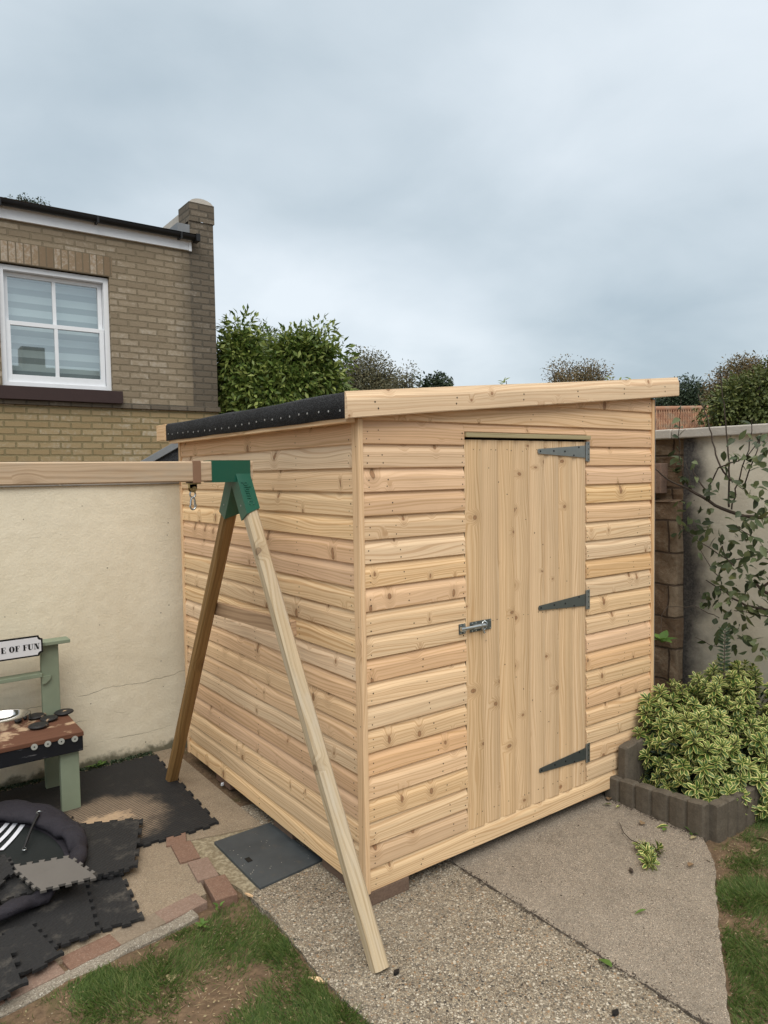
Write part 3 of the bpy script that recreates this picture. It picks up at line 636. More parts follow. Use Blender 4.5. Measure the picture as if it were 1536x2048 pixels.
# edging bricks: centre found from the surveyed outer edge line
ex = [(-1.43, 'red_brick', 'dusty pink edging brick with a white speck at the left edge of the photo'), (-1.225, 'pink_brick', 'long pale pink edging brick below the heap of black mats'),
      (-1.01, 'red_brick', 'orange red edging brick with white flecks beside the black mat corner'), (-0.815, 'grey_brick', 'greyed edging brick touching the right corner of the black mats'),
      (-0.625, 'pink_brick', 'red edging brick at the right end of the patio edge')]
for x, mt, lb in ex:
    y = 0.315+(x+1.343)*0.166+0.058
    brick('edging_brick', (x, y, -0.032+random.uniform(-.001, .001)), (0.200, 0.100, 0.070), ang+random.uniform(-.02, .02), mt, lb, group='bricks edging the patio')
for (px, py), yw, mt, lb in [((352, 1675), 1.25, 'red_brick', 'half hidden red brick at the corner of the jigsaw mat'),
        ((371, 1707), 1.45, 'red_brick', 'red brick above the pale pink one beside the dark cover'), ((406, 1742), 1.45, 'pink_brick', 'pale pink brick in the middle of the short row beside the dark cover'),
        ((441, 1779), 1.45, 'red_brick', 'chunky red brick with an exposed end by the grass tuft')]:
    p = G(px, py); brick('edging_brick', (p[0], p[1], -0.024), (0.185, 0.098, 0.075), yw, mt, lb, group='bricks edging the patio')

# dark drain cover beside the shed
q = [G(428, 1687), G(520, 1780), G(646, 1722), G(540, 1648)]
mb = MB(); cc = sum(q)/4; T = [p*1.0+np.array((0, 0, 0.010)) for p in q]
mb.face(T); 
for i in range(4): mb.face([T[(i+1) % 4], T[i], T[i]-np.array((0, 0, 0.04)), T[(i+1) % 4]-np.array((0, 0, 0.04))])
ex_, ey_ = (q[1]-q[0]), (q[3]-q[0])
kc = G(497, 1719, 0.0125)
mh = mb.build('drain_cover', 'slate', origin=(cc[0], cc[1], 0), bevel=0.003)
if mh.data.polygons[0].normal.z < 0: mh.data.flip_normals()
setup(mh, 'square slate grey drain cover lying beside the shed corner', 'drain cover')
mb = MB(); mb.box(kc-np.array((0.012, 0.020, 0.002)), kc+np.array((0.012, 0.020, 0.0005))); mb.build('key_slot', 'dark_gap', mh)

# ------------------------------------------------------------------ shed
ZB = 0.062
shed = empty('garden_shed', (1.03, 1.0, 0), 'new unpainted pine shiplap shed with a sloping felt roof', 'shed')
PROF = [(0.0004, 0.0), (0.0122, 0.0), (0.0140, 0.0024), (0.0142, 0.030), (0.0140, 0.0600), (0.0128, 0.0665), (0.0100, 0.0735), (0.0070, 0.0805), (0.0046, 0.0880), (0.0034, 0.0945), (0.0030, 0.1002)]
FLAT = {0, 1, 2, 3}
def roofz(x): return 2.062+(x+0.08)*0.0866            # underside line of the front fascia
def board(m, f, u0, u1, z0, z1=None, r=None, lo=0.0, hi=0.1002, v0=0.0, cap=True):
    """one shiplap board; f(u, d, z) gives the point, u along the board, d outwards"""
    r = random.random() if r is None else r
    pr = [p for p in PROF if lo-1e-6 <= p[1] <= hi+1e-6]
    if lo > 0: pr = [(0.0004, pr[0][1])]+pr
    L0, L1 = [], []
    vv = [0.0]
    for i in range(1, len(pr)): vv.append(vv[-1]+math.dist(pr[i], pr[i-1]))
    for d, z in pr: L0.append(f(u0, d, z0+z)); L1.append(f(u1, d, z0+z))
    base = len(m.v)
    m.grid([L0, L1], [[(u0, v0+v) for v in vv], [(u1, v0+v) for v in vv]], r, 0, True)
    nq = len(pr)-1; off_ = 0 if lo == 0 else len(PROF)-len(pr)
    for k in range(nq):
        if k+off_ in FLAT: m.s[len(m.s)-nq+k] = False
    if cap:
        E0 = [f(u0, 0, z0+pr[-1][1]), f(u0, 0, z0+pr[0][1])]; E1 = [f(u1, 0, z0+pr[-1][1]), f(u1, 0, z0+pr[0][1])]
        m.face(L0+E0, [(u0*.1, p[1]) for p in pr]+[(u0*.1, .1), (u0*.1, 0)], r); m.face((L1+E1)[::-1], [(u1*.1, 0), (u1*.1, .1)]+[(u1*.1, p[1]) for p in pr[::-1]], r)
ff = lambda u, d, z: (u, 0.014-d, z)
fs = lambda u, d, z: (0.014-d, u, z)
def nail(m, p, nrm, rad=0.0033):
    if random.random() < 0.93: m.disc(np.array(p)+np.array([random.gauss(0, .003) if nrm[k] == 0 else 0 for k in range(3)]), nrm, rad*random.uniform(.8, 1.15), 7, 1)
DX0, DX1, DZ0, DZ1 = 0.588, 1.448, 0.152, 1.986
fw = MB()
for k in range(23):
    z0 = ZB+0.1*k
    x0, x1 = 0.0196, 2.0335
    if roofz(x0) < z0: x0 = min(x1-.01, max(x0, (z0-2.062)/0.0866-0.08-0.02))
    if x0 > x1-0.03: continue
    rr = random.random()
    if k == 0 or k >= 20:
        board(fw, ff, x0, x1, z0, r=rr)
        for xx in (0.05, 0.3, 0.62, 1.03, 1.42, 1.75, 2.0):
            if xx > x0+.03 and roofz(xx) > z0+.08: nail(fw, (xx, -0.0004, z0+0.028), (0, -1, 0)); nail(fw, (xx+.01, -0.0002, z0+0.05), (0, -1, 0))
    else:
        board(fw, ff, x0, DX0-0.003+random.uniform(-.002, .001), z0, r=rr)
        board(fw, ff, DX1+0.004, x1, z0, r=rr if k == 19 else random.random())
        if k == 19: board(fw, ff, DX0-0.003, DX1+0.004, z0, r=rr, lo=0.058)
        xs_ = [0.046, 0.568] + [0.10+0.022*(19-k)] + [1.462, 2.02, 1.985-0.017*(19-k)]
        for j, xx in enumerate(xs_):
            if 1.44 < xx < 1.459: continue
            nail(fw, (xx, -0.0004, z0+0.020), (0, -1, 0)); nail(fw, (xx+random.uniform(-.004, .008), -0.0004, z0+0.052), (0, -1, 0))
fw.face([(0.02, 0.0142, ZB), (0.585, 0.0142, ZB), (0.585, 0.0142, 2.08), (0.02, 0.0142, 2.08)]); fw.face([(1.452, 0.0142, ZB), (2.03, 0.0142, ZB), (2.03, 0.0142, 2.2), (1.452, 0.0142, 2.2)])
fw.build('front_wall', ['pine', 'nail'], shed)
sw = MB()
for k in range(21):
    z0 = ZB+0.1*k
    if z0 > 2.06: continue
    board(sw, fs, 0.046, 1.994, z0, r=random.random(), hi=0.1002 if k < 20 else 0.06)
    for yy in (0.075, 0.52+0.01*random.random(), 1.0, 1.5, 1.96):
        nail(sw, (-0.0004, yy, z0+0.022), (-1, 0, 0)); nail(sw, (-0.0004, yy+random.uniform(-.006, .006), z0+0.054), (-1, 0, 0))
sw.build('side_wall', ['pine', 'nail'], shed)
mb = MB(); mb.box((2.0, 0.03, ZB), (2.04, 1.99, 2.24), 1); mb.box((0.02, 1.99, ZB), (2.03, 2.01, 2.1), 0); mb.build('back_wall', 'pine', shed)
mb = MB(); mb.box((0.03, 0.03, ZB-0.004), (2.0, 1.98, ZB+0.04), 1); mb.build('floor', 'brown_brick', shed)
for lo, hi, nm in [((-0.0055, -0.006, ZB-0.004), (0.0192, 0.0455, 2.066), 0), ((-0.004, 1.9945, ZB-0.004), (0.020, 2.026, 2.07), 1), ((2.034, -0.006, ZB), (2.058, 0.03, 2.235), 2)]:
    mb = MB(); mb.box(lo, hi, 2)
    for z in (0.35, 0.78, 1.2, 1.62, 1.95):
        if nm == 0: mb.disc((-0.006, 0.014, z), (-1, 0, 0), 0.0024, 6, 1)
    mb.build('corner_post', ['pine_trim', 'nail'], shed, bevel=0.003)
mb = MB(); mb.box((2.0585, -0.004, ZB), (2.064, 0.03, 2.24), 2); mb.build('edge_strip', 'lead', shed)
# roof: boarded deck with mineral felt lapped down over the low eave
X0, X1, Y0, Y1 = -0.078, 2.235, -0.026, 2.025
def rz(x, top): return roofz(x)+(0.104 if top else 0.004)
mb = MB()
rowsT = [[(x, y, rz(x, 1)+0.0035*math.sin(y*7+x*3)) for y in np.linspace(Y0, Y1, 12)] for x in np.linspace(X0+0.012, X1, 10)]
edge = [[(X0-0.001, y, rz(X0, 1)-0.010) for y in np.linspace(Y0, Y1, 12)], [(X0+0.003, y, rz(X0, 1)-0.002) for y in np.linspace(Y0, Y1, 12)]]
low = [[(X0+0.002*math.sin(y*9), y, rz(X0, 0)-0.004+0.002*math.sin(y*11)) for y in np.linspace(Y0, Y1, 12)]]
mb.grid([r_[::-1] for r_ in (low+edge+rowsT)]); fo = mb.build('roof_felt', 'felt', shed, solid=0.004)
mb = MB(); mb.face([(X0+.006, Y0, rz(X0, 0)), (X0+.006, Y1, rz(X0, 0)), (X1-.004, Y1, rz(X1, 0)), (X1-.004, Y0, rz(X1, 0))][::-1]); 
for yy in (Y0, Y1): mb.face([(X0+.006, yy, rz(X0, 0)), (X1-.004, yy, rz(X1, 0)), (X1-.004, yy, rz(X1, 0)+.09), (X0+.006, yy, rz(X0, 0)+.09)])
mb.face([(X1-.004, Y0, rz(X1, 0)), (X1-.004, Y1, rz(X1, 0)), (X1-.004, Y1, rz(X1, 0)+.09), (X1-.004, Y0, rz(X1, 0)+.09)])
mb.build('roof_deck', 'pine', shed)
mb = MB(); mb.box((X0+0.008, Y0+0.01, roofz(X0)-0.016), (X0+0.05, Y1-0.02, roofz(X0)+0.002), 1); mb.build('eave_batten', 'pine_trim', shed)
for i in range(25):
    y = 0.02+i*(1.97/24)+random.uniform(-.008, .008); m = MB(); m.disc((X0-0.0008, y, roofz(X0)+0.034+0.006*math.sin(y*4)+random.uniform(-.003, .003)), (-1, 0, 0), 0.0045, 8, 0, 0.0015); m.build('felt_nail', 'nail_pale', shed)
# front fascia with a chamfered top edge
fpro = [(0.0, 0.0), (0.016, 0.0), (0.0185, 0.004), (0.0185, 0.070), (0.0165, 0.080), (0.011, 0.093), (0.0075, 0.103), (0.006, 0.1085), (0.0, 0.1085)]
mb = MB(); a0, a1 = (-0.082, 2.059), (2.236, 2.2625); per = [0.0]
for i in range(1, len(fpro)): per.append(per[-1]+math.dist(fpro[i], fpro[i-1]))
rows = [[(x, -0.0275-d, z+h+(0.001*math.sin(x*3))) for d, h in fpro] for x, z in [(a0[0]+(a1[0]-a0[0])*t, a0[1]+(a1[1]-a0[1])*t) for t in np.linspace(0, 1, 13)]]
mb.grid(rows, [[(r_[0][0], p) for p in per] for r_ in rows], 0.37, 0, False)
mb.face(rows[0], [(p[0], p[1]) for p in fpro], .37); mb.face(rows[-1][::-1], [(p[0], p[1]) for p in fpro[::-1]], .37)
for x in (0.06, 0.50, 0.93, 1.33, 1.72, 2.10):
    for h in (0.030, 0.056): mb.disc((x+random.uniform(-.01, .01), -0.0465, roofz(x)+h), (0, -1, 0), 0.0042, 7, 1)
fa = mb.build('front_fascia', ['pine_fascia', 'nail'], shed)
mb = MB(); c0 = [(X0-0.002, 2.0265, rz(X0, 1)-0.006), (X0-0.002, 2.0265, rz(X0, 0)-0.002)]
lo_ = np.array((X0-0.006, 2.0275, 0)); 
P = [(X0-.006, 2.0275), (X0-.006, 2.185)]
mb.box((X0-0.006, 2.0275, roofz(X0)+0.002), (X0+0.30, 2.045, roofz(X0)+0.106), 0)
mb.box((X0-0.0065, 2.0455, roofz(X0)+0.006), (X0+0.016, 2.185, roofz(X0)+0.104), 1); mb.build('rear_fascia', 'pine_trim', shed, bevel=0.002)
mb = MB(); mb.box((0.585, 0.03, 0.1), (1.45, 0.034, 2.05)); mb.build('door_recess', 'dark_gap', shed)
mb = MB(); mb.box((0.5855, -0.012, 1.998), (1.4735, 0.013, 2.0195), 0); mb.build('lintel_strip', 'pine_green', shed, bevel=0.002)
door = None
dm = MB(); n = 8; w = (DX1-DX0)/n
DP = [(0.0, 0.0), (0.010, 0.0), (0.0125, 0.003), (0.0125, 0.066), (0.0115, 0.073), (0.0088, 0.082), (0.0068, 0.090), (0.006, 0.0985), (0.006, 0.1072)]
for i in range(n):
    x0 = DX0+i*w; r = random.random(); zb = DZ0+random.uniform(-.002, .002); zt = DZ1+0.001
    p = [(w-c*w/0.1072, d) for d, c in DP]
    pts = lambda z: [(x0+a, 0.0150-d, z) for a, d in p]
    vv = [0.0]
    for k in range(1, len(p)): vv.append(vv[-1]+math.dist(p[k], p[k-1]))
    dm.grid([pts(zt), pts(zb)], [[(zt, i*.2+v) for v in vv], [(zb, i*.2+v) for v in vv]], r, 0, True)
    dm.s[-len(p)+1] = False
    dm.face(pts(zb)+[(x0, 0.020, zb), (x0+w, 0.020, zb)], None, r); dm.face((pts(zt)+[(x0, 0.020, zt), (x0+w, 0.020, zt)])[::-1], None, r)
    for z in (1.942, 1.128, 0.218):
        for dx in (0.018, 0.05): nail(dm, (x0+w-dx, 0.0022, z+random.uniform(-.004, .004)), (0, -1, 0), 0.003)
for t in np.linspace(0.06, 0.94, 11):      # two diagonal rows of nails into the braces behind
    nail(dm, (DX0+0.11+t*0.70, 0.0022, 1.90-t*0.74), (0, -1, 0), 0.003); nail(dm, (DX0+0.08+t*0.72, 0.0022, 1.09-t*0.80), (0, -1, 0), 0.003)
door = dm.build('door', ['pine_door', 'nail'], shed)
for zc, lift in ((1.936, 0.0), (1.150, 0.0), (0.316, 0.0)):
    m = MB(); y = -0.0005
    xl, xr = 1.073, 1.438
    out = [(xl, -0.006), (xl+0.006, -0.0115), (xr, -0.032), (xr, 0.032), (xl+0.006, 0.0115), (xl, 0.006)]
    m.face([(x, y-0.003, zc+h) for x, h in out]); m.face([(x, y, zc+h) for x, h in out[::-1]])
    for i in range(6):
        a, b = out[i], out[(i+1) % 6]; m.face([(a[0], y, zc+a[1]), (b[0], y, zc+b[1]), (b[0], y-.003, zc+b[1]), (a[0], y-.003, zc+a[1])])
    for x, h in ((1.09, 0), (1.19, 0.002), (1.275, 0.0), (1.345, -0.02), (1.385, 0.022)): m.disc((x, y-0.0032, zc+h), (0, -1, 0), 0.005, 8, 1, 0.001)
    hg = m.build('hinge_strap', ['zinc_dark' if zc < 1.5 else 'zinc', 'black'], shed)
    m = MB(); m.box((1.452, -0.004, zc-0.052), (1.474, -0.0005, zc+0.052)); m.tube([(1.446, -0.004, zc-0.05), (1.446, -0.004, zc+0.05)], 0.0055, 8)
    for h in (-0.04, -0.014, 0.014, 0.04): m.disc((1.464, -0.0042, zc+h), (0, -1, 0), 0.0035, 7, 1, 0.0006)
    m.build('hinge_plate', ['zinc', 'black'], hg)
bm_ = MB(); zc = 1.118; y = -0.0015
bm_.box((0.604, y-0.0025, zc-0.024), (0.742, y, zc+0.024)); 
bolt = bm_.build('bolt_plate', 'zinc_dark', shed, bevel=0.003)
m = MB(); m.box((0.536, -0.0045, zc-0.024), (0.577, -0.0005, zc+0.024)); m.build('bolt_keep', 'zinc_dark', bolt, bevel=0.002)
m = MB(); m.tube([(0.538, y-0.013, zc+0.002), (0.690, y-0.013, zc+0.002)], 0.0085, 10); m.box((0.540, y-0.019, zc-0.008), (0.566, y-0.004, zc+0.013)); m.box((0.615, y-0.016, zc-0.008), (0.682, y-0.004, zc+0.013)); m.build('bolt_bar', 'zinc_bright', bolt)
m = MB(); m.tube([(0.676+0.014*math.cos(t), y-0.020, zc+0.002+0.020*math.sin(t)) for t in np.linspace(1.2, 5.2, 9)], 0.0035, 7); m.tube([(0.672, y-.014, zc-0.012), (0.680, y-.02, zc-0.034)], 0.0055, 7); m.tube([(0.694, y-.003, zc+0.022), (0.702, y-0.014, zc+0.012), (0.700, y-0.012, zc-0.012), (0.692, y-.003, zc-0.02)], 0.003, 6); m.build('bolt_handle', 'zinc_bright', bolt)
for x in (0.546, 0.566, 0.618, 0.642, 0.733):
    for h in (-0.018, 0.018): m = MB(); m.disc((x, -0.0048 if x < .6 else y-0.0028, zc+h), (0, -1, 0), 0.0036, 7, 0, 0.0008); m.build('screw', 'zinc_bright', bolt)
for (px, py), yw, sz, lb, mt in [((781, 1784), 0.0, (0.215, 0.10, 0.062), 'brown brick propping up the near corner of the shed', 'brown_brick'), ((442, 1560), 1.57, (0.2, 0.1, 0.062), 'red brick under the far left edge of the shed', 'red_brick'), ((575, 1652), 1.57, (0.2, 0.1, 0.062), 'brown brick halfway under the left wall of the shed', 'brown_brick'), ((665, 1738), 1.57, (0.2, 0.1, 0.062), 'brown brick just right of the drain cover under the shed', 'brown_brick')]:
    p = G(px, py, 0.03); dx = 0.0
    b = brick('support_brick', (p[0], p[1]+(0.055 if yw == 0 else 0), 0.0292), sz, yw, mt, lb, group='bricks under the shed')
    if yw: b.location.x = 0.075

# ------------------------------------------------------------------ swing frame
AP = np.array((-0.205, 0.712, 1.862)); FF_ = np.array((-0.178, -0.340, 0.0)); FB = np.array((-0.205, 1.772, 0.0))
swing = empty('garden_swing', (-0.2, 0.71, 0), 'wooden A-frame end of a garden swing with a green steel corner bracket', 'swing frame')
def legbox(m, A, B, hw, hd, ch=0.010, rnd=None, ext=0.0):
    A, B = np.array(A), np.array(B); 
    pr = [(-hw, -hd+ch), (-hw+ch, -hd), (hw-ch, -hd), (hw, -hd+ch), (hw, hd-ch), (hw-ch, hd), (-hw+ch, hd), (-hw, hd-ch)]
    m.prism(A, B, pr, up=(1, 0, 0), r=rnd)
def along(F, z): return F+(AP-F)*(z-F[2])/(AP[2]-F[2])
m = MB(); legbox(m, FF_, along(FF_, 1.78), 0.031, 0.031, 0.011, 0.31); m.build('leg', 'leg_pale', swing)['label'] = 'pale weathered front leg of the swing frame'
m = MB(); legbox(m, FB, along(FB, 1.78), 0.031, 0.031, 0.011, 0.63); m.build('leg', 'leg_dark', swing)['label'] = 'dark brown back leg of the swing frame'
m = MB(); YB0, YB1, ZB0, ZB1 = 0.667, 0.757, 1.814, 1.906
ch = 0.006
m.prism((-3.2, 0.712, 1.86), (-0.152, 0.712, 1.86), [(-.045, -.046+ch), (-.045+ch, -.046), (.045-ch, -.046), (.045, -.046+ch), (.045, .046-ch), (.045-ch, .046), (-.045+ch, .046), (-.045, .046-ch)], r=0.44)
m.build('beam', 'beam', swing)
# the far A-frame end of the beam stands outside the photo
m = MB(); 
br_lo, br_hi = along(FB, 1.155), along(FF_, 1.155)
d = (br_hi-br_lo)/np.linalg.norm(br_hi-br_lo)
m.prism(np.array((-0.158, 1.19, 1.140)), np.array((-0.158, 0.292, 1.171)), [(-.0135, -.034), (.0135, -.034), (.0135, .034), (-.0135, .034)], r=0.2); m.build('cross_brace', 'brace', swing, bevel=0.003)
m = MB(); m.box((-0.357, YB0-0.0045, ZB0-0.0045), (-0.166, YB1+0.0045, ZB1+0.0045))
def sleeve(m, F, z0, z1, hw=0.036, slope=0.028):
    A, B = along(F, z1), along(F, z0); d = (B-A)/np.linalg.norm(B-A); x = np.array((1.0, 0, 0)); y = np.cross(d, x)
    c = [(-hw, -hw), (hw, -hw), (hw, hw), (-hw, hw)]
    top = [A+x*a+y*b for a, b in c]; bot = [B+x*a+y*b+d*(slope if (a < 0) else -0.0)*1.0 for a, b in c]
    for i in range(4):
        j = (i+1) % 4; m.face([top[i], top[j], bot[j], bot[i]])
    m.face(top)
    inn = [p-(x*a+y*b)*0.12 for p, (a, b) in zip(bot, c)]
    for i in range(4): m.face([bot[i], bot[(i+1) % 4], inn[(i+1) % 4], inn[i]])
    return A, B, d, x, y
sleeve(m, FB, 1.672, 1.87)
A, B, d, x, y = sleeve(m, FF_, 1.672, 1.885)
bk = m.build('bracket', 'green_metal', swing)
p = along(FB, 1.70)
for q_, n_ in ((p+np.array((-0.0365, 0, 0)), (-1, 0, 0)), (along(FF_, 1.70)+np.array((-0.0365, 0, 0)), (-1, 0, 0)), (p+np.array((0.0, -0.0365, -0.0)), (0, -1, -0.5))): m = MB(); m.disc(q_, n_, 0.0045, 8, 0, 0.001); m.build('screw', 'zinc', bk)
# raised lettering running down the outer face of the front sleeve
def text_mesh(txt, size, extrude):
    cu = bpy.data.curves.new('lettering', 'FONT'); cu.body = txt; cu.size = size; cu.extrude = extrude; cu.align_x = 'CENTER'; cu.align_y = 'CENTER'; cu.resolution_u = 3
    o = bpy.data.objects.new('lettering', cu); COL.objects.link(o); me = bpy.data.meshes.new_from_object(o.evaluated_get(bpy.context.evaluated_depsgraph_get()))
    bpy.data.objects.remove(o); bpy.data.curves.remove(cu); return me
try:
    me = text_mesh('plum', 0.046, 0.003); me.materials.append(M['green_metal'])
    nrm = np.cross(d, x); nrm = nrm if nrm[1] < 0 else -nrm
    c_ = (A+B)/2+d*0.030+nrm*0.0366
    rot = Matrix(((d[0], x[0], nrm[0]), (d[1], x[1], nrm[1]), (d[2], x[2], nrm[2])))
    if rot.determinant() < 0: rot = Matrix(((d[0], -x[0], nrm[0]), (d[1], -x[1], nrm[1]), (d[2], -x[2], nrm[2])))
    me.transform(rot.to_4x4()); me.transform(Matrix.Translation(Vector(c_)-OFF[swing.name]))
    o = bpy.data.objects.new('raised_lettering', me); COL.objects.link(o); o.parent = bk
    a_ = me.attributes.new('rnd', 'FLOAT', 'FACE')
    m = MB(); c2 = c_+d*0.066
    m.tube([c2+d*0.011*math.cos(t)+x*0.013*math.sin(t) for t in np.linspace(0.5, 2*math.pi-0.4, 14)], 0.0023, 6); m.build('raised_emblem', 'green_metal', bk)
except Exception as ex: print('lettering', ex)
# hanger: band round the beam, swivel plate and snap hook
hook = empty('swing_hanger', (-0.425, 0.712, 1.9), 'metal snap hook hanging from a brown band around the swing beam', 'swing hook')
m = MB(); m.box((-0.446, YB0-0.004, ZB0-0.006), (-0.408, YB1+0.004, ZB1+0.004)); m.build('band', 'strap', hook, bevel=0.003)
m = MB(); m.box((-0.466, 0.672, ZB0-0.011), (-0.406, 0.752, ZB0-0.0065)); m.face([(-0.449, 0.700, 1.806), (-0.415, 0.700, 1.806), (-0.415, 0.700, 1.780), (-0.424, 0.700, 1.766), (-0.440, 0.700, 1.766), (-0.449, 0.700, 1.780)]); m.face([(-0.449, 0.724, 1.806), (-0.415, 0.724, 1.806), (-0.415, 0.724, 1.780), (-0.424, 0.724, 1.766), (-0.440, 0.724, 1.766), (-0.449, 0.724, 1.780)])
m.box((-0.449, 0.7, 1.785), (-0.415, 0.724, 1.806)); m.build('plate', 'brass', hook)
m = MB(); m.disc((-0.430, 0.700, 1.784), (0, -1, 0), 0.010, 8, 0, 0.007); m.build('bolt_head', 'brass', hook)
m = MB(); m.tube([(-0.432+0.013*math.cos(t), 0.712, 1.757+0.015*math.sin(t)) for t in np.linspace(0, 2*math.pi, 13)], 0.0042, 7)
m.tube([(-0.432+0.0145*math.cos(t)*(1 if math.sin(t) < 0 else 0.75), 0.712, 1.706+(0.034 if math.sin(t) > 0 else 0.022)*math.sin(t)*1.0+0.004) for t in np.linspace(0, 2*math.pi, 21)], 0.0045, 7)
m.tube([(-0.424, 0.712, 1.735), (-0.422, 0.712, 1.70)], 0.005, 7); m.build('snap_hook', 'zinc_bright', hook)

# ------------------------------------------------------------------ garden walls
m = MB()
def wallface(m, x0, x1, y0, y1, z1, ax):
    m.box((x0, y0, -0.06), (x1, y1, z1), ax)
wl_ = empty('garden_wall', (-0.5, 2.4, 0), 'cream rendered garden wall behind the swing and play kitchen', 'wall')
m = MB(); m.grid([[(x, 2.3+0.006*math.sin(x*2.3+z*1.7)+0.004*math.sin(x*7+z*5), z) for z in np.linspace(-.06, 1.79, 24)] for x in np.linspace(-5, 2.76, 60)]); m.box((-5, 2.32, -0.06), (2.74, 2.5, 1.785), 0); m.build('wall_face', 'render', wl_)
m = MB(); m.box((-5, 2.285, 1.79), (2.75, 2.52, 1.835), 0); m.build('coping', 'coping', wl_, bevel=0.006)
XR = 2.75
rw = empty('boundary_wall', (XR+.1, 0, 0), 'tall grey cream rendered wall behind the fruit tree', 'wall')
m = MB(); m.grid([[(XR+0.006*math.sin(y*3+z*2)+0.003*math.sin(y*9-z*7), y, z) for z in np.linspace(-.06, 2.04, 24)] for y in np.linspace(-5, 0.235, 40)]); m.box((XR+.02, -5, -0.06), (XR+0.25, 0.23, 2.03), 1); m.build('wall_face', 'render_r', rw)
m = MB()
for k, (a, b) in enumerate([(-5, -3.4), (-3.395, -1.8), (-1.795, -0.55), (-0.545, 0.30), (0.305, 1.4), (1.405, 2.6)]): m.box((XR-0.045, a, 2.037), (XR+0.29, b, 2.092+0.002*k), 1)
m.build('coping', 'coping_pale', rw, bevel=0.008)
sw_ = empty('stone_wall', (XR, 1.2, 0), 'bare brown stone wall in the gap beside the shed', 'wall')
def blockface(m, x, y0, y1, z0, z1):
    ny, nz = 40, 60
    P = [[(x+0.010*math.sin(y*11+z*9)+0.008*math.sin(y*23-z*31)+random.gauss(0, .002), y, z) for z in np.linspace(z0, z1, nz)] for y in np.linspace(y0, y1, ny)]
    m.grid(P, [[(p[1], p[2]) for p in r_]+[(0, 0)] for r_ in P])
m = MB(); zt = 1.62
path = [(XR+0.03-0.105*k/6, 0.236, k*0.0175) for k in range(6)]+[(XR-0.075, 0.236+0.008+y, 0.105+y) for y in np.linspace(0, 2.04, 44)]
def lump(x, y, z): return 0.009*math.sin(y*11+z*9+x*7)+0.006*math.sin(y*23-z*31)
P = [[(x+(lump(x, y, z) if i > 5 else 0), y+(0.004*math.sin(z*13+x*30) if i < 6 else 0), z) for z in np.linspace(-.06, zt, 60)] for i, (x, y, s_) in enumerate(path)]
m.grid(P, [[(s_, p[2]) for p in r_]+[(0, 0)] for r_, (x, y, s_) in zip(P, path)])
m.grid([[(x-.012, y, zt), (XR+0.03, y, zt+0.02)] for x, y, s_ in path[5:]], [[(s_, 0), (s_, .1), (0, 0)] for x, y, s_ in path[5:]])
blockface(m, XR+0.01, 0.235, 2.28, 1.6, 2.036); m.build('blockwork', 'block', sw_)
brick('loose_brick', (XR-0.035, 0.46, 1.775), (0.10, 0.20, 0.20), 0.1, 'pink_brick', 'pinkish brick sitting on the ledge of the stone wall')

# ------------------------------------------------------------------ neighbouring house
HY = 6.2
house = empty('brick_house', (0.5, HY, 0), 'yellow brick house with a white sash window behind the garden wall', 'house')
def uvwall(m, x0, x1, z0, z1, y, nx=1):
    m.face([(x0, y, z0), (x1, y, z0), (x1, y, z1), (x0, y, z1)], [(x0, z0), (x1, z0), (x1, z1), (x0, z1)])
WX0, WX1, WZ0, WZ1 = -0.345, 0.800, 2.835, 4.140
m = MB()
uvwall(m, -6, WX0, 2.705, 4.62, HY); uvwall(m, WX1, 1.765, 2.705, 4.62, HY); uvwall(m, WX0, WX1, 4.37, 4.62, HY); uvwall(m, WX0, WX1, 2.705, WZ0, HY)
for xx, a in ((WX0, 1), (WX1, -1)): m.face([(xx, HY, WZ0), (xx, HY+.14, WZ0), (xx, HY+.14, WZ1), (xx, HY, WZ1)], [(0, WZ0), (.14, WZ0), (.14, WZ1), (0, WZ1)])
m.build('upper_wall', 'brick_up', house)
m = MB(); uvwall(m, -6, 2.095, 0, 2.64, HY+0.012); m.face([(2.095, HY+.012, 0), (2.095, HY+5, 0), (2.095, HY+5, 2.64), (2.095, HY+.012, 2.64)], [(0, 0), (5, 0), (5, 2.64), (0, 2.64)]); m.build('lower_wall', 'brick_low', house)
m = MB()
m.box((-6, HY-0.022, 2.642), (2.11, HY+0.05, 2.704), 0); m.build('string_course', 'brick_pier', house, bevel=0.004)
# gable pier that carries on up as a parapet
m = MB()
def uvbox(m, x0, x1, y0, y1, z0, z1):
    m.face([(x0, y0, z0), (x1, y0, z0), (x1, y0, z1), (x0, y0, z1)], [(x0, z0), (x1, z0), (x1, z1), (x0, z1)])
    m.face([(x0, y1, z0), (x0, y0, z0), (x0, y0, z1), (x0, y1, z1)], [(y1+.1, z0), (y0+.1, z0), (y0+.1, z1), (y1+.1, z1)])
    m.face([(x1, y0, z0), (x1, y1, z0), (x1, y1, z1), (x1, y0, z1)], [(y0, z0), (y1, z0), (y1, z1), (y0, z1)])
    m.face([(x0, y0, z1), (x1, y0, z1), (x1, y1, z1), (x0, y1, z1)], [(x0, y0), (x1, y0), (x1, y1), (x0, y1)])
m.face([(1.765, HY-0.001, 2.705), (2.085, HY-.001, 2.705), (2.085, HY-.001, 4.96), (1.765, HY-.001, 4.96)], [(1.765, 2.705), (2.085, 2.705), (2.085, 4.96), (1.765, 4.96)])
m.face([(2.085, HY, 2.705), (2.085, HY+5, 2.705), (2.085, HY+5, 4.93), (2.085, HY, 4.93)], [(0, 2.705), (5, 2.705), (5, 4.93), (0, 4.93)])
uvbox(m, 1.775, 2.10, HY-0.012, HY+0.34, 4.96, 5.185)
m.build('pier', 'brick_pier', house)
m = MB(); rows = []
for y in (HY-0.006, HY+0.34): rows.append([(1.78+0.315*k/8, y, 5.186+0.06*math.sin(math.pi*k/8)**0.6) for k in range(9)])
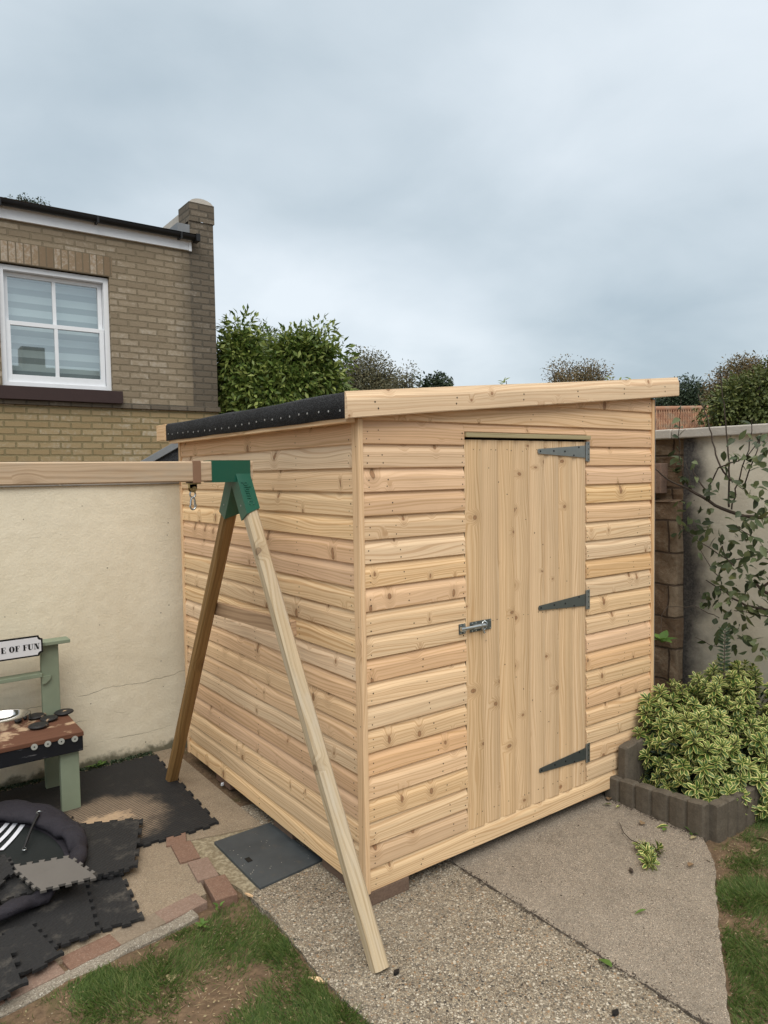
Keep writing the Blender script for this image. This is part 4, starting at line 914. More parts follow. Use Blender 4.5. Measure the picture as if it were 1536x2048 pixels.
m.grid(rows); m.face(rows[0]); m.face(rows[1]); m.build('pier_cap', 'coping_pale', house)
m = MB(); m.box((1.80, HY+0.342, 4.6), (2.07, HY+4.9, 5.15), 1); m.build('parapet', 'coping_pale', house)
m = MB(); m.box((1.62, HY-0.02, 4.70), (1.772, HY+0.32, 4.90), 1); m.box((1.60, HY+0.33, 4.72), (1.798, HY+1.2, 4.86), 1); m.build('flashing', 'lead', house)
m = MB(); 
m.grid([[(-6, HY-.03, 4.78), (1.79, HY-.03, 4.78)], [(-6, HY+5, 4.62), (1.79, HY+5, 4.62)]], sm=False); m.build('roof', 'felt', house)
m = MB(); m.box((-6, HY-0.035, 4.585), (1.775, HY+0.0, 4.745), 0); m.box((1.745, HY-0.045, 4.575), (1.782, HY-0.036, 4.735), 2); m.build('fascia_board', 'white_paint', house, bevel=0.003)
m = MB(); 
for sgn in (0,):
    rows = [[(x, HY-0.095+0.052*math.cos(t), 4.75+0.055*math.sin(t)-x*0.002) for t in np.linspace(math.pi, 2*math.pi, 9)] for x in np.linspace(-6, 1.83, 12)]; m.grid(rows); m.face(rows[-1])
    rows2 = [[(x, HY-0.095-0.058, 4.76-x*.002), (x, HY-0.095-0.045, 4.765-x*.002), (x, HY-0.03, 4.775-x*.002)] for x in (-6, 1.83)]; m.grid(rows2)
for x in (-1.3, -0.32, 0.66, 1.62): m.box((x-.012, HY-.155, 4.685), (x+.012, HY-.036, 4.755))
m.box((1.80, HY-.16, 4.68), (1.85, HY-.035, 4.765)); m.build('gutter', 'black', house)
m = MB(); x = -0.46; k = 0
while x < 0.83:
    m.box((x, HY-0.004, 4.146), (min(x+0.064, .835), HY+0.05, 4.362), 2, r=random.random()); x += 0.0755
m.build('window_arch', 'soldier', house, bevel=0.004)
m = MB(); m.box((-0.47, HY-0.002, 4.14), (0.835, HY+0.05, 4.37), 0); m.build('arch_mortar', 'arch_mortar', house)
m = MB(); m.box((-0.62, HY-0.075, 2.69), (0.89, HY+0.08, 2.832), 0); m.build('window_sill', 'sill', house, bevel=0.004)
win = MB(); wy = HY+0.075
def frame(m, x0, x1, z0, z1, y0, y1, w, wb=None, wt=None):
    wb = wb or w; wt = wt or w
    m.box((x0, y0, z0), (x0+w, y1, z1), 2); m.box((x1-w, y0, z0), (x1, y1, z1), 2); m.box((x0+w, y0, z0), (x1-w, y1, z0+wb), 0); m.box((x0+w, y0, z1-wt), (x1-w, y1, z1), 0)
frame(win, WX0+.002, WX1-.002, WZ0, WZ1-.012, wy-0.03, wy+0.10, 0.055)
window = win.build('window', 'white_paint', house, bevel=0.003)
m = MB(); frame(m, WX0+.06, WX1-.06, 3.505, WZ1-.07, wy+0.045, wy+0.085, 0.045); m.box((0.208, wy+.047, 3.55), (0.245, wy+.083, WZ1-.115), 2)
m.build('upper_sash', 'white_paint', window, bevel=0.002)
for x in (WX0+.065, WX1-.095): m = MB(); m.box((x, wy+.048, 3.44), (x+.03, wy+.072, 3.504)); m.build("sash_horn", "white_paint", window, bevel=0.004)
m = MB(); frame(m, WX0+.06, WX1-.06, WZ0+.05, 3.545, wy-0.005, wy+0.04, 0.050, 0.085, 0.045); m.box((0.206, wy-.003, WZ0+.13), (0.243, wy+.037, 3.50), 2)
m.build('lower_sash', 'white_paint', window, bevel=0.002)
m = MB(); m.face([(WX0+.1, wy+.066, 3.54), (WX1-.1, wy+.066, 3.54), (WX1-.1, wy+.066, WZ1-.11), (WX0+.1, wy+.066, WZ1-.11)]); m.face([(WX0+.1, wy+.018, WZ0+.13), (WX1-.1, wy+.018, WZ0+.13), (WX1-.1, wy+.018, 3.51), (WX0+.1, wy+.018, 3.51)]); m.build('pane', 'glass', window)
m = MB(); m.grid([[(x, wy+.16+.004*math.sin(x*9), z) for x in np.linspace(WX0+.04, WX1-.04, 12)] for z in (WZ0, WZ1)]); m.build('blind', 'blind', window)
m = MB(); m.box((WX0-.2, wy+.3, WZ0-.2), (WX1+.2, wy+.32, WZ1+.2)); m.build('dark_room', 'dark_gap', window)
m = MB(); 
c0 = D(300, 925, 6.6); c1 = D(356, 893, 6.6)
lean = empty('lean_to', (c0[0], c0[1], 0), 'sloping grey lead covered lean-to edge just left of the shed', 'lean-to')
m.prism(c0-(c1-c0)*1.2, c0+(c1-c0)*2.2, [(-.14, -.03), (.14, -.03), (.14, .03), (-.14, .03)]); m.build('roof', 'lead', lean, bevel=.004)
m = MB(); pa, pb = c0-(c1-c0)*1.15, c0+(c1-c0)*2.15; dn = np.array((0, 0, .03)); hz_ = np.array((1, 1, 0)); wd = np.cross(pb-pa, (0, 0, 1)); wd = wd/np.linalg.norm(wd)*.11
for sg in (-1, 1): m.face([pa*hz_+wd*sg, pb*hz_+wd*sg, pb-dn+wd*sg, pa-dn+wd*sg], [(0, 0), (2, 0), (2, 2), (0, 2)])
for q_ in (pa, pb): m.face([q_*hz_-wd, q_*hz_+wd, q_-dn+wd, q_-dn-wd])
m.build('wall', 'felt', lean)

# house on the viewer's side, mirrored in the lower panes
nb = empty('neighbour_house', (6.0, -11, 0), 'dark brick house with a chimney, mirrored in the lower window panes', 'house')
m = MB(); m.box((2.6, -14, 0), (11, -9.5, 4.2), 0); m.build('wall', 'brick_pier', nb)
m = MB(); m.prism((2.3, -11.75, 4.15), (11.3, -11.75, 4.15), [(-2.6, 0), (2.6, 0), (0.0, 1.45)]); rf = m.build('roof', 'felt', nb)
m = MB(); m.box((3.0, -12.1, 5.0), (3.7, -11.4, 6.2), 2); m.build('chimney', 'brick_pier', rf)

# tiled outbuilding beyond the boundary wall
ob = empty('tiled_outbuilding', tuple(D(1380, 840, 9)*np.array((1, 1, 0))), 'low outbuilding with a mossy terracotta tiled roof beyond the right wall', 'outbuilding')
R0, R1 = D(1270, 834, 9.6), D(1560, 806, 9.6); E0, E1 = D(1270, 868, 8.6), D(1560, 850, 8.6)
R0[2] = R1[2] = (R0[2]+R1[2])/2; E0[2] = E1[2] = (E0[2]+E1[2])/2-0.06
m = MB(); nc, nr = 60, 9
for j in range(nr):
    a, b = j/nr, (j+1)/nr+0.02
    rows = [[], [], []]
    for i in range(nc*4+1):
        t = i/(nc*4); wv = 0.022*math.cos(i/4*2*math.pi)
        for q, s_ in ((0, a), (1, b), (2, b)):
            p = (R0+(R1-R0)*t)*(1-s_)+(E0+(E1-E0)*t)*s_; p = p+np.array((0, 0, wv+(0.025 if q == 1 else 0.0 if q == 0 else -0.012))); rows[q].append(p)
    k0 = len(m.r); m.grid(rows, None, 0, 0, False)
    rr = [random.random() for _ in range(nc+1)]
    for k in range(k0, len(m.r)): m.r[k] = rr[((k-k0) % (nc*4))//4]
m.build('roof', 'tile', ob)
m = MB(); m.tube([R0+np.array((0, 0, .02)), R1+np.array((0, 0, .02))], 0.04, 10); rg = m.build('ridge', 'tile', ob)
m = MB()
for P0, P1 in ((E0, E1),): m.face([P0+np.array((0.02, 0.03, .05)), P1+np.array((0.02, 0.03, .05)), P1*np.array((1, 1, 0)), P0*np.array((1, 1, 0))])
m.build('wall', 'brick_low', ob)

# ------------------------------------------------------------------ play kitchen
kit = empty('play_kitchen', (-1.2, 1.9, 0), 'sage green outdoor play kitchen with a stained wooden top and steel bowl', 'play kitchen')
KX = -0.715      # right edge of the worktop
def bx(lo, hi, name, mat, parent=kit, grain=0, bevel=0.003):
    m = MB(); m.box(lo, hi, grain); return m.build(name, mat, parent, bevel=bevel)
bx((-0.832, 1.715, 0.0), (-0.735, 1.755, 0.425), 'leg', 'sage', grain=2)
bx((-0.838, 2.09, 0.0), (-0.742, 2.13, 0.870), 'leg', 'sage', grain=2)
bx((-1.85, 1.715, 0.0), (-1.755, 1.755, 0.425), 'leg', 'sage', grain=2); bx((-1.85, 2.09, 0.0), (-1.755, 2.13, 0.87), 'leg', 'sage', grain=2)
bx((-1.88, 1.675, 0.428), (KX, 2.088, 0.452), 'worktop', 'table_top')
bx((-1.88, 1.682, 0.345), (KX-0.004, 1.713, 0.4265), 'front_rail', 'black_board')
bx((-1.88, 2.05, 0.8715), (-0.683, 2.15, 0.893), 'top_shelf', 'sage'); bx((-1.755, 2.06, 0.690), (-0.8395, 2.135, 0.713), 'middle_shelf', 'sage')
m = MB(); m.prism((-0.8395, 2.075, 0.689), (-0.8395, 2.12, 0.689), [(0, 0), (0.0, -0.045), (-0.02, -0.043), (-0.045, -0.02), (-0.05, 0)], up=(0, 0, 1)); m.build('shelf_bracket', 'sage', kit)
for px, py in ((68, 1493), (95, 1487), (122, 1482), (149, 1477)):
    p = FY(px, py, 1.682); m = MB(); m.disc((p[0], 1.682, p[2]), (0, -1, 0), 0.0165, 14, 0, 0.010); m.disc((p[0], 1.6715, p[2]), (0, -1, 0), 0.004, 8, 1, 0.0005); m.build('knob', ['knob', 'black'], kit)
p = G(3, 1451, 0.452); m = MB(); br = 0.135; rows = []
for rr_, zz in ((0.150, 0.455), (0.140, 0.4565), (0.134, 0.452), (0.125, 0.43), (0.10, 0.405), (0.06, 0.392), (0.001, 0.388)):
    rows.append([(p[0]+rr_*math.cos(t), p[1]+rr_*0.82*math.sin(t), zz+0.05) for t in np.linspace(0, 2*math.pi, 33)[:-1]])
m.grid(rows, closed=True)
rows = [[(p[0]+rr_*math.cos(t), p[1]+rr_*0.82*math.sin(t), zz) for t in np.linspace(0, 2*math.pi, 33)[:-1]] for rr_, zz in ((0.152, 0.505), (0.150, 0.453))]; m.grid(rows, closed=True); m.build('bowl', 'steel', kit)
for (px, py), lb in [((128, 1425), 'clean dark round pebble at the back corner of the play kitchen top'), ((73, 1433), 'dark round pebble with sand on it, nearest the steel bowl at the back'), ((98, 1438), 'dusty brownish pebble in the middle of the play kitchen top'), ((77, 1452), 'half sand covered dark pebble nearest the front of the play kitchen')]:
    q = G(px, py, 0.462); m = MB(); rows = []; w = random.uniform(0.046, 0.053)
    for a in np.linspace(-math.pi/2, math.pi/2, 11): rows.append([(q[0]+w*max(.0,math.cos(a))**0.7*math.cos(t)*1.04, q[1]+w*max(.0,math.cos(a))**0.7*math.sin(t)*(1+.04*math.sin(t*2)), 0.4655+0.0115*math.sin(a)) for t in np.linspace(0, 2*math.pi, 21)[:-1]])
    m.grid(rows, closed=True); setup(m.build('pebble', 'stone', None, origin=(q[0], q[1], 0.4545)), lb, 'pebble', 'pebbles used as hobs')
# name sign
sg = empty('name_sign', (-1.05, 2.03, 0.9), 'white sign with black border reading E OF FUN on the play kitchen shelf', 'sign')
SY = 2.028
sc_ = (SY-CAM[1])/(1.95-CAM[1])
q0, q1, q2, q3 = FY(0, 1281, SY), FY(84, 1271, SY), FY(84, 1311, SY), FY(0, 1321, SY)
sx1 = q1[0]+.002; sz0, sz1 = (q2[2]+q3[2])/2-0.003, (q0[2]+q1[2])/2+0.002; sx0 = sx1-0.46
def plaque(m, x0, x1, z0, z1, c, y, th):
    P = []
    for (cx, cz, a0) in ((x0, z0, 90), (x1, z0, 180), (x1, z1, 270), (x0, z1, 360)):
        for k in range(7):
            a = R(a0-15*k); P.append((cx+c*math.cos(a), cz+c*math.sin(a)))
    m.face([(x, y, z) for x, z in P])
    for i in range(len(P)):
        a, b = P[i], P[(i+1) % len(P)]; m.face([(a[0], y, a[1]), (b[0], y, b[1]), (b[0], y+th, b[1]), (a[0], y+th, a[1])])
m = MB(); plaque(m, sx0, sx1, sz0, sz1, 0.020, SY, 0.010); m.build('border', 'sign_black', sg)
m = MB(); plaque(m, sx0+.009, sx1-.009, sz0+.009, sz1-.009, 0.019, SY-0.0012, 0.001); m.build('face', 'sign_white', sg)
def letters(m, txt, xr, zb, h, y, adv):
    """fat-face serif capitals as raised polygons, right-aligned at xr"""
    W_ = {'E': .80, 'O': .92, 'F': .76, 'U': .92, 'N': .98, ' ': .42}
    def rect(x0, x1, z0, z1): return [(x0, z0), (x1, z0), (x1, z1), (x0, z1)]
    def glyph(c):
        if c in 'EF':
            o = [rect(.0, .44, .94, 1), rect(.08, .36, .06, .94), rect(.0, .44, 0, .06), rect(.44, .70, .95, 1), [(.70, 1), (.64, .95), (.66, .68), (.70, .68)], rect(.36, .54, .48, .53), [(.54, .68), (.48, .53), (.48, .48), (.54, .33)]]
            if c == 'E': o += [rect(.44, .74, 0, .05), [(.74, 0), (.74, .34), (.70, .34), (.66, .05)]]
            return o
        if c == 'U':
            o = [rect(-.02, .42, .94, 1), rect(.06, .34, .34, .94), rect(.56, .86, .94, 1), rect(.66, .73, .34, .94)]
            for k in range(12):
                a, b = math.pi+math.pi*k/12, math.pi+math.pi*(k+1)/12
                f = lambda t: (.395+.335*math.cos(t), .34+.36*math.sin(t)); g = lambda t: (.50+.16*math.cos(t), .34+.28*math.sin(t))
                o.append([f(a), f(b), g(b), g(a)])
            return o
        if c == 'N': return [rect(0, .32, .94, 1), rect(.12, .18, .06, .94), rect(0, .30, 0, .06), [(.14, 1), (.44, 1), (.80, .0), (.50, 0)], rect(.74, .80, 0, .94), rect(.60, .94, .94, 1)]
        if c == 'O':
            o = []
            for k in range(28):
                a, b = 2*math.pi*k/28, 2*math.pi*(k+1)/28
                f = lambda t: (.42+.42*math.cos(t), .5+.52*math.sin(t)); g = lambda t: (.42+.12*math.cos(t), .5+.46*math.sin(t))
                o.append([f(a), f(b), g(b), g(a)])
            return o
        return []
    tot = sum(W_[c] for c in txt)*h*adv; x = xr-tot
    for c in txt:
        for P in glyph(c): m.face([(x+a*h*adv, y, zb+b*h) for a, b in P])
        x += W_[c]*h*adv
m = MB(); zc = (sz0+sz1)/2; letters(m, 'E OF FUN', FY(80, 1300, SY)[0]+.001, zc-.0175, 0.033, SY-0.0026, 1.02); m.build('lettering', 'sign_black', sg)

# ------------------------------------------------------------------ play mats
def jig(name, corners, mat, label, n=7, th=0.013, tooth=0.016, group='black foam jigsaw mats', origin=None, flipout=0):
    """foam jigsaw mat between four 3-D corners, with dovetail teeth along every side"""
    Q = [np.array(p, float) for p in corners]; c = sum(Q)/4
    nrm = np.cross(Q[1]-Q[0], Q[3]-Q[0]); nrm /= np.linalg.norm(nrm); nrm = nrm if nrm[2] > 0 else -nrm
    out = []
    for i in range(4):
        a, b = Q[i], Q[(i+1) % 4]; d = (b-a); L = np.linalg.norm(d); d /= L; o = np.cross(d, nrm)
        if np.dot(o, (a+b)/2-c) < 0: o = -o
        cell = L/n
        for k in range(n):
            s0, s1 = k*cell, (k+1)*cell; dv_ = cell*0.13
            if (k+i) % 2 == 0:
                out += [a+d*(s0+dv_), a+d*(s0-dv_*.2)+o*tooth, a+d*(s1+dv_*.2)+o*tooth, a+d*(s1-dv_)]
    out2 = []
    for p in out: out2.append(p)
    m = MB(); m.face([p+nrm*th for p in out2]); k = len(out2)
    for i in range(k): m.face([out2[i], out2[(i+1) % k], out2[(i+1) % k]+nrm*th, out2[i]+nrm*th])
    o = m.build(name, mat, None, origin=tuple(c)); f0 = o.data.polygons[0]
    return setup(o, label, 'play mat', group)
zz = 0.0045
jig('jigsaw_mat', [G(432, 1650, zz), G(308, 1513, zz), (-0.725, 2.21, zz), G(172, 1726, zz)], 'foam_sandy', 'large black mat dusted with sand under the brown swing leg', 17)
jig('jigsaw_mat', [(-0.742, 2.21, zz), (-1.30, 2.20, zz), (-1.32, 1.62, zz+.0006), (-0.742, 1.63, zz+.0006)], 'foam_sandy', 'sandy black mat against the wall under the play kitchen', 15)
jig('jigsaw_mat', [G(281, 1843, zz+.003), G(212, 1690, zz+.003), (-1.20, 1.25, zz+.003), (-1.33, 0.62, zz+.003)], 'foam2', 'black mat with the corner nearest the grey edging brick', 15)
jig('jigsaw_mat', [G(193, 1868, zz+.017), G(170, 1770, zz+.017), (-1.42, 0.95, zz+.017), (-1.40, 0.52, zz+.017)], 'foam2', 'worn black mat under the front of the padded ring', 13)
jig('jigsaw_mat', [G(240, 1752, zz+.020), G(205, 1655, zz+.020), (-1.05, 1.47, zz+.020), (-1.08, 1.0, zz+.020)], 'foam', 'black mat under the right side of the padded ring', 13)
jig('jigsaw_mat', [G(268, 1737, zz+.034), G(280, 1642, zz+.034), G(140, 1656, zz+.034), G(175, 1760, zz+.034)], 'foam', 'small black mat lying askew over the others behind the padded ring', 9)
jig('jigsaw_mat', [G(120, 1915, zz+.0235), G(60, 1850, zz+.0315), (-1.72, 0.55, zz+.0315), (-1.70, 0.30, zz+.0235)], 'foam', 'black mat along the bottom left edging bricks', 11)
jig('jigsaw_mat', [G(45, 1975, zz+.038), G(18, 1905, zz+.046), (-1.55, 0.47, zz+.046), (-1.58, 0.28, zz+.038)], 'foam2', 'crumpled black mat at the left edge of the photo', 7, tooth=.02)

# ------------------------------------------------------------------ padded ring
ring = empty('padded_ring', (-1.36, 1.12, 0), 'navy padded fabric ring with three white stripes lying on the mats', 'play ring')
RC = np.array((-1.335, 1.19)); RR = (0.455, 0.425)
def rpt(t, dr=0.0, dz=0.0):
    """angle 0 faces +x, pi/2 faces the wall (+y); the wall side is propped up"""
    back = max(0.0, math.sin(t+0.1)); h = 0.080+0.095*back**1.3
    return np.array((RC[0]+(RR[0]+dr)*math.cos(t), RC[1]+(RR[1]+dr)*math.sin(t), h+dz))
m = MB(); rows = []; uv = []
for t in np.linspace(0, 2*math.pi, 73)[:-1]:
    back = max(0.0, math.sin(t+0.2)); rr_ = 0.036+0.013*back+0.0035*math.sin(t*31)*math.sin(t*7)+0.002*math.sin(t*53+1)
    c = rpt(t); rad = np.array((math.cos(t), math.sin(t), 0))
    sag = 0.004*math.sin(t*19)+0.005*math.sin(t*8+1)
    rows.append([c+np.array((0, 0, sag))+rad*(rr_*(1+0.95*back)*math.cos(a)+0.010*math.sin(t*13)*math.sin(a*2))+np.array((0, 0, 1))*rr_*(0.80-0.10*back+0.12*math.sin(t*27+a*2))*math.sin(a) for a in np.linspace(0, 2*math.pi, 15)[:-1]])
rows.append(rows[0]); m.grid(rows, closed=True); m.build('padded_rim', 'navy', ring)
def cone(t, s_):
    """sagging net inside the ring, from the rim (s_=0) down to the middle (s_=1)"""
    q = 1-s_; p = rpt(t); k = (0.03+0.32*s_)
    return np.array((RC[0]+(RR[0]-k)*math.cos(t), RC[1]+(RR[1]-k)*math.sin(t), 0.042+(p[2]-0.035-0.042)*q**1.3))
m = MB(); rows = [[cone(t, s_) for s_ in np.linspace(0, 1, 9)] for t in np.linspace(0, 2*math.pi, 61)]; m.grid(rows); m.face([r_[-1] for r_ in rows[:-1]]); m.build('inner_net', 'mesh_black', ring)
m = MB(); m.grid([[cone(t, s_)+np.array((0, 0, .006)) for s_ in (0.0, .05, .10)] for t in np.linspace(-0.3, 3.3, 40)]); m.build('inner_hem', 'navy', ring)
def on_cone(px, py):
    for zt_ in np.linspace(0.24, 0.04, 120):
        g = G(px, py, zt_); e_ = (g[0]-RC[0], g[1]-RC[1]); lo_k, hi_k = 0.0, 0.40
        for _ in range(24):
            k_ = (lo_k+hi_k)/2
            if (e_[0]/(RR[0]-k_))**2+(e_[1]/(RR[1]-k_))**2 > 1: hi_k = k_
            else: lo_k = k_
        th_ = math.atan2(e_[1]/(RR[1]-k_), e_[0]/(RR[0]-k_)); s2 = (k_-0.03)/0.32
        if -0.1 <= s2 <= 1 and zt_ <= cone(th_, max(s2, 0))[2]+0.009: return g
    return None
for top, bot in (((15, 1646), (-26, 1684)), ((31, 1646), (-12, 1692)), ((46, 1649), (2, 1700))):
    rows = []
    for s_ in np.linspace(0, 1, 9):
        px = top[0]+(bot[0]-top[0])*s_+2.5*math.sin(s_*math.pi); py = top[1]+(bot[1]-top[1])*s_
        a_, b_ = on_cone(px-4.5, py), on_cone(px+4.5, py)
        if a_ is not None and b_ is not None: rows.append([a_, b_])
    if len(rows) > 2:
        m = MB(); m.grid(rows); m.build('white_stripe', 'stripe', ring)
m = MB(); s0 = rpt(0.62, -0.045, 0.040); s1 = on_cone(48, 1700)+np.array((0, 0, .006))
pts = [s0+(s1-s0)*t+np.array((0, 0, 0.012*math.sin(math.pi*t))) for t in np.linspace(0, 1, 10)]; m.tube(pts, [0.008 if k % 2 else 0.006 for k in range(10)], 7); m.build('strap', 'black', ring)
m = MB(); m.tube([s1+np.array((0.010*math.cos(t), 0.012*math.sin(t)-.012, 0.004)) for t in np.linspace(0, 5.6, 12)], 0.0025, 6); m.build('clip', 'zinc_bright', ring); m = MB(); m.tube([s0+np.array((0.012*math.cos(t), 0.012*math.sin(t), 0.006)) for t in np.linspace(0, 4, 8)], 0.003, 6); m.build('clip', 'zinc_bright', ring)
# loose tiles resting on the ring
jig('jigsaw_mat', [G(28, 1738, 0.15), G(138, 1719, 0.15), G(192, 1756, 0.108), G(80, 1783, 0.112)], 'foam_grey', 'light grey foam tile lying across the padded ring', 9, th=0.012, tooth=0.013, group='loose foam tiles on the ring')
jig('jigsaw_mat', [G(-70, 1775, 0.10), G(20, 1748, 0.12), G(66, 1786, 0.08), G(-25, 1812, 0.09)], 'foam', 'dark foam tile sagging inside the padded ring below the grey one', 7, th=0.012, tooth=0.014, group='loose foam tiles on the ring')
jig('jigsaw_mat', [G(-60, 1735, 0.165), G(12, 1716, 0.165), G(27, 1745, 0.14), G(-50, 1812, 0.12)], 'foam', 'dark foam tile leaning at the left edge inside the padded ring', 7, th=0.012, tooth=0.014, group='loose foam tiles on the ring')

# ------------------------------------------------------------------ planter edging and variegated shrub
def edging(name, A, B, z0, z1, label, out, n=None, tilt=0.0):
    """run of moulded concrete edging: flat pales parted by narrow grooves"""
    A, B = np.array(A, float), np.array(B, float); L = np.linalg.norm(B-A); d = (B-A)/L; o = np.array(out, float)
    n = n or max(2, round(L/0.088)); prof = []
    for k in range(n):
        s = L*k/n; w = L/n
        prof += [(s+w*0.0, 0.0, 0.010), (s+w*.10, .012, .004), (s+w*.5, .016, 0.0), (s+w*.86, .012, .004), (s+w*.95, 0.001, .011)]
    prof.append((L, 0.0, .01)); m = MB()
    rows = []
    for s, q, dz in prof:
        zt_ = z0+(z1-z0)*s/L-dz+random.gauss(0, .0015); p = np.array((*(A+d*s), 0)); oo = np.array((*o, 0))
        rows.append([p+oo*(q+.018)+np.array((0, 0, -.05)), p+oo*(q+.018)+np.array((0, 0, zt_-.006)), p+oo*(q+.010)+np.array((0, 0, zt_)), p-oo*.024+np.array((0, 0, zt_-.002)), p-oo*.026+np.array((0, 0, -.05))])
    m.grid(rows, sm=False); m.face(rows[0]); m.face(rows[-1]); c = (A+B)/2
    return setup(m.build(name, 'planter', None, origin=(c[0], c[1], 0)), label, 'garden edging', 'concrete edging round the flower bed')
edging('bed_edging', (1.685, 0.045), (1.685, -0.555), 0.128, 0.176, 'dark concrete edging facing the path in front of the shrub', (-1, 0), 6)
edging('bed_edging', (1.70, -0.575), (2.9, -0.605), 0.178, 0.185, 'dark concrete edging facing the lawn at the right', (0, -1), 14)
edging('bed_edging', (1.70, -0.045), (2.12, -0.050), 0.305, 0.365, 'tall dark concrete edging standing against the shed wall', (0, -1), 4)

def rosette(P, axis, nleaf, L, Wd, tiers, gap):
    """whorls stacked down a stem: returns leaf arrays"""
    B_, Dd, Nn, LL, WW = [], [], [], [], []
    ax = unit(axis); t1 = unit(np.cross(ax, (0.3, 0.9, 0.2))); t2 = np.cross(ax, t1)
    for k in range(tiers):
        el = 1.15-0.40*k if k < 3 else 0.12-0.10*(k-3); sc = (0.62, 0.88, 1.0, 1.0, .95, .9, .85, .8)[k]
        nn = nleaf if k else max(3, nleaf-2); ph = k*0.75+random.random()*.5
        for q in range(nn):
            a = ph+2*math.pi*q/nn+random.gauss(0, .12); rad = t1*math.cos(a)+t2*math.sin(a); e_ = el+random.gauss(0, .10)
            dd = rad*math.cos(e_)+ax*math.sin(e_); B_.append(P-ax*gap*k); Dd.append(dd); Nn.append(ax*math.cos(e_)-rad*math.sin(e_)+rng.normal(size=3)*.12)
            LL.append(L*sc*random.uniform(.85, 1.1)); WW.append(Wd*sc*random.uniform(.9, 1.1))
    return B_, Dd, Nn, LL, WW
def cat_leaves(lst, rows=4, bend=0.28, fold=0.22, shape='spoon'):
    B_, Dd, Nn, LL, WW = [sum((list(x[i]) for x in lst), []) for i in range(5)]
    return leaves(np.array(B_), np.array(Dd), np.array(Nn), np.array(LL), np.array(WW), rows, bend, fold, shape)
shrub = empty('variegated_shrub', (2.2, -0.28, 0.04), 'rounded evergreen shrub with green leaves edged in cream, in the raised bed', 'shrub')
SC = np.array((2.24, -0.22, 0.10)); lst = []; stems = MB(); cnt = 0
LOBES = [((2.22, -0.26, 0.10), (0.40, 0.40, 0.50)), ((1.98, -0.34, 0.08), (0.25, 0.24, 0.40)), ((2.05, -0.10, 0.10), (0.24, 0.17, 0.46)), ((2.48, -0.30, 0.10), (0.42, 0.40, 0.56)), ((2.30, -0.50, 0.05), (0.45, 0.18, 0.34)), ((1.93, -0.20, .08), (0.16, .14, .36))]
pts_ = []
while cnt < 250:
    c, rd = random.choice(LOBES); dvec = rdir(1)[0]
    if dvec[2] < -0.10: continue
    P = np.array(c)+dvec*np.array(rd)*random.uniform(0.80, 1.12)
    if P[2] < 0.07 or P[1] > 0.015 - (0.03 if P[0] < 2.08 else -0.3) or P[0] > 2.72 or P[0] < 1.73 or P[1] < -0.72: continue
    inside = any(np.sum(((P-np.array(c2))/np.array(r2))**2) < 0.60 for c2, r2 in LOBES)
    if inside: continue
    if any(np.sum((P-q)**2) < 0.065**2 for q in pts_): continue
    pts_.append(P); ax = unit(dvec*np.array((.8, .8, .8))+np.array((-.10, -.12, .55))+rng.normal(size=3)*.16)
    lst.append(rosette(P, ax, random.choice((4, 5, 5, 6)), random.uniform(.038, .062), random.uniform(.021, .030), random.choice((4, 5, 6, 7)), random.uniform(.014, .019)))
    stems.tube([P, P-ax*0.10, np.array(c)*0.6+P*0.4-np.array((0, 0, .1))], [.002, .003, .005], 5, caps=False); cnt += 1
leaf_obj('foliage', cat_leaves(lst), 'lf_hebe', shrub); stems.build('stems', 'bark', shrub)
# inner leaves, coloured dark for the shaded gaps, that stop one looking straight through
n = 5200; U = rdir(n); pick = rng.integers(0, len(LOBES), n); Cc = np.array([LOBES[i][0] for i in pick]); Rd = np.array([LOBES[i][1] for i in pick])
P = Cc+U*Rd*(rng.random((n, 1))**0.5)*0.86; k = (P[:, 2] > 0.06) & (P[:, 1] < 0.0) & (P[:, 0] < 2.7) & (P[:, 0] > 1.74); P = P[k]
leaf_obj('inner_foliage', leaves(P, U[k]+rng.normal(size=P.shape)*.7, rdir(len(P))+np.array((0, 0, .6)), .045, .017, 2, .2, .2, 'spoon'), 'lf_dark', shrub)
# cut sprig of the same shrub lying on the path
cut = empty('cut_sprig', tuple(G(1300, 1700, .012)), 'cut sprig of cream edged leaves with a bare stem lying on the path', 'sprig')
lst = []
for px, py, ax in [(1288, 1690, (.3, -.3, .5)), (1303, 1712, (.2, -.5, .6)), (1318, 1694, (.6, -.2, .5)), (1306, 1725, (.3, -.7, .5)), (1295, 1702, (-.2, -.4, .7))]: lst.append(rosette(G(px, py, .035), np.array(ax), 6, .046, .018, 4, .011))
leaf_obj('foliage', cat_leaves(lst), 'lf_hebe', cut); m = MB(); m.tube([G(1239, 1645, .014), G(1247, 1665, .016), G(1262, 1680, .02), G(1285, 1690, .03)], [.0018, .002, .0025, .0028], 6); m.build('stem', 'bark', cut)

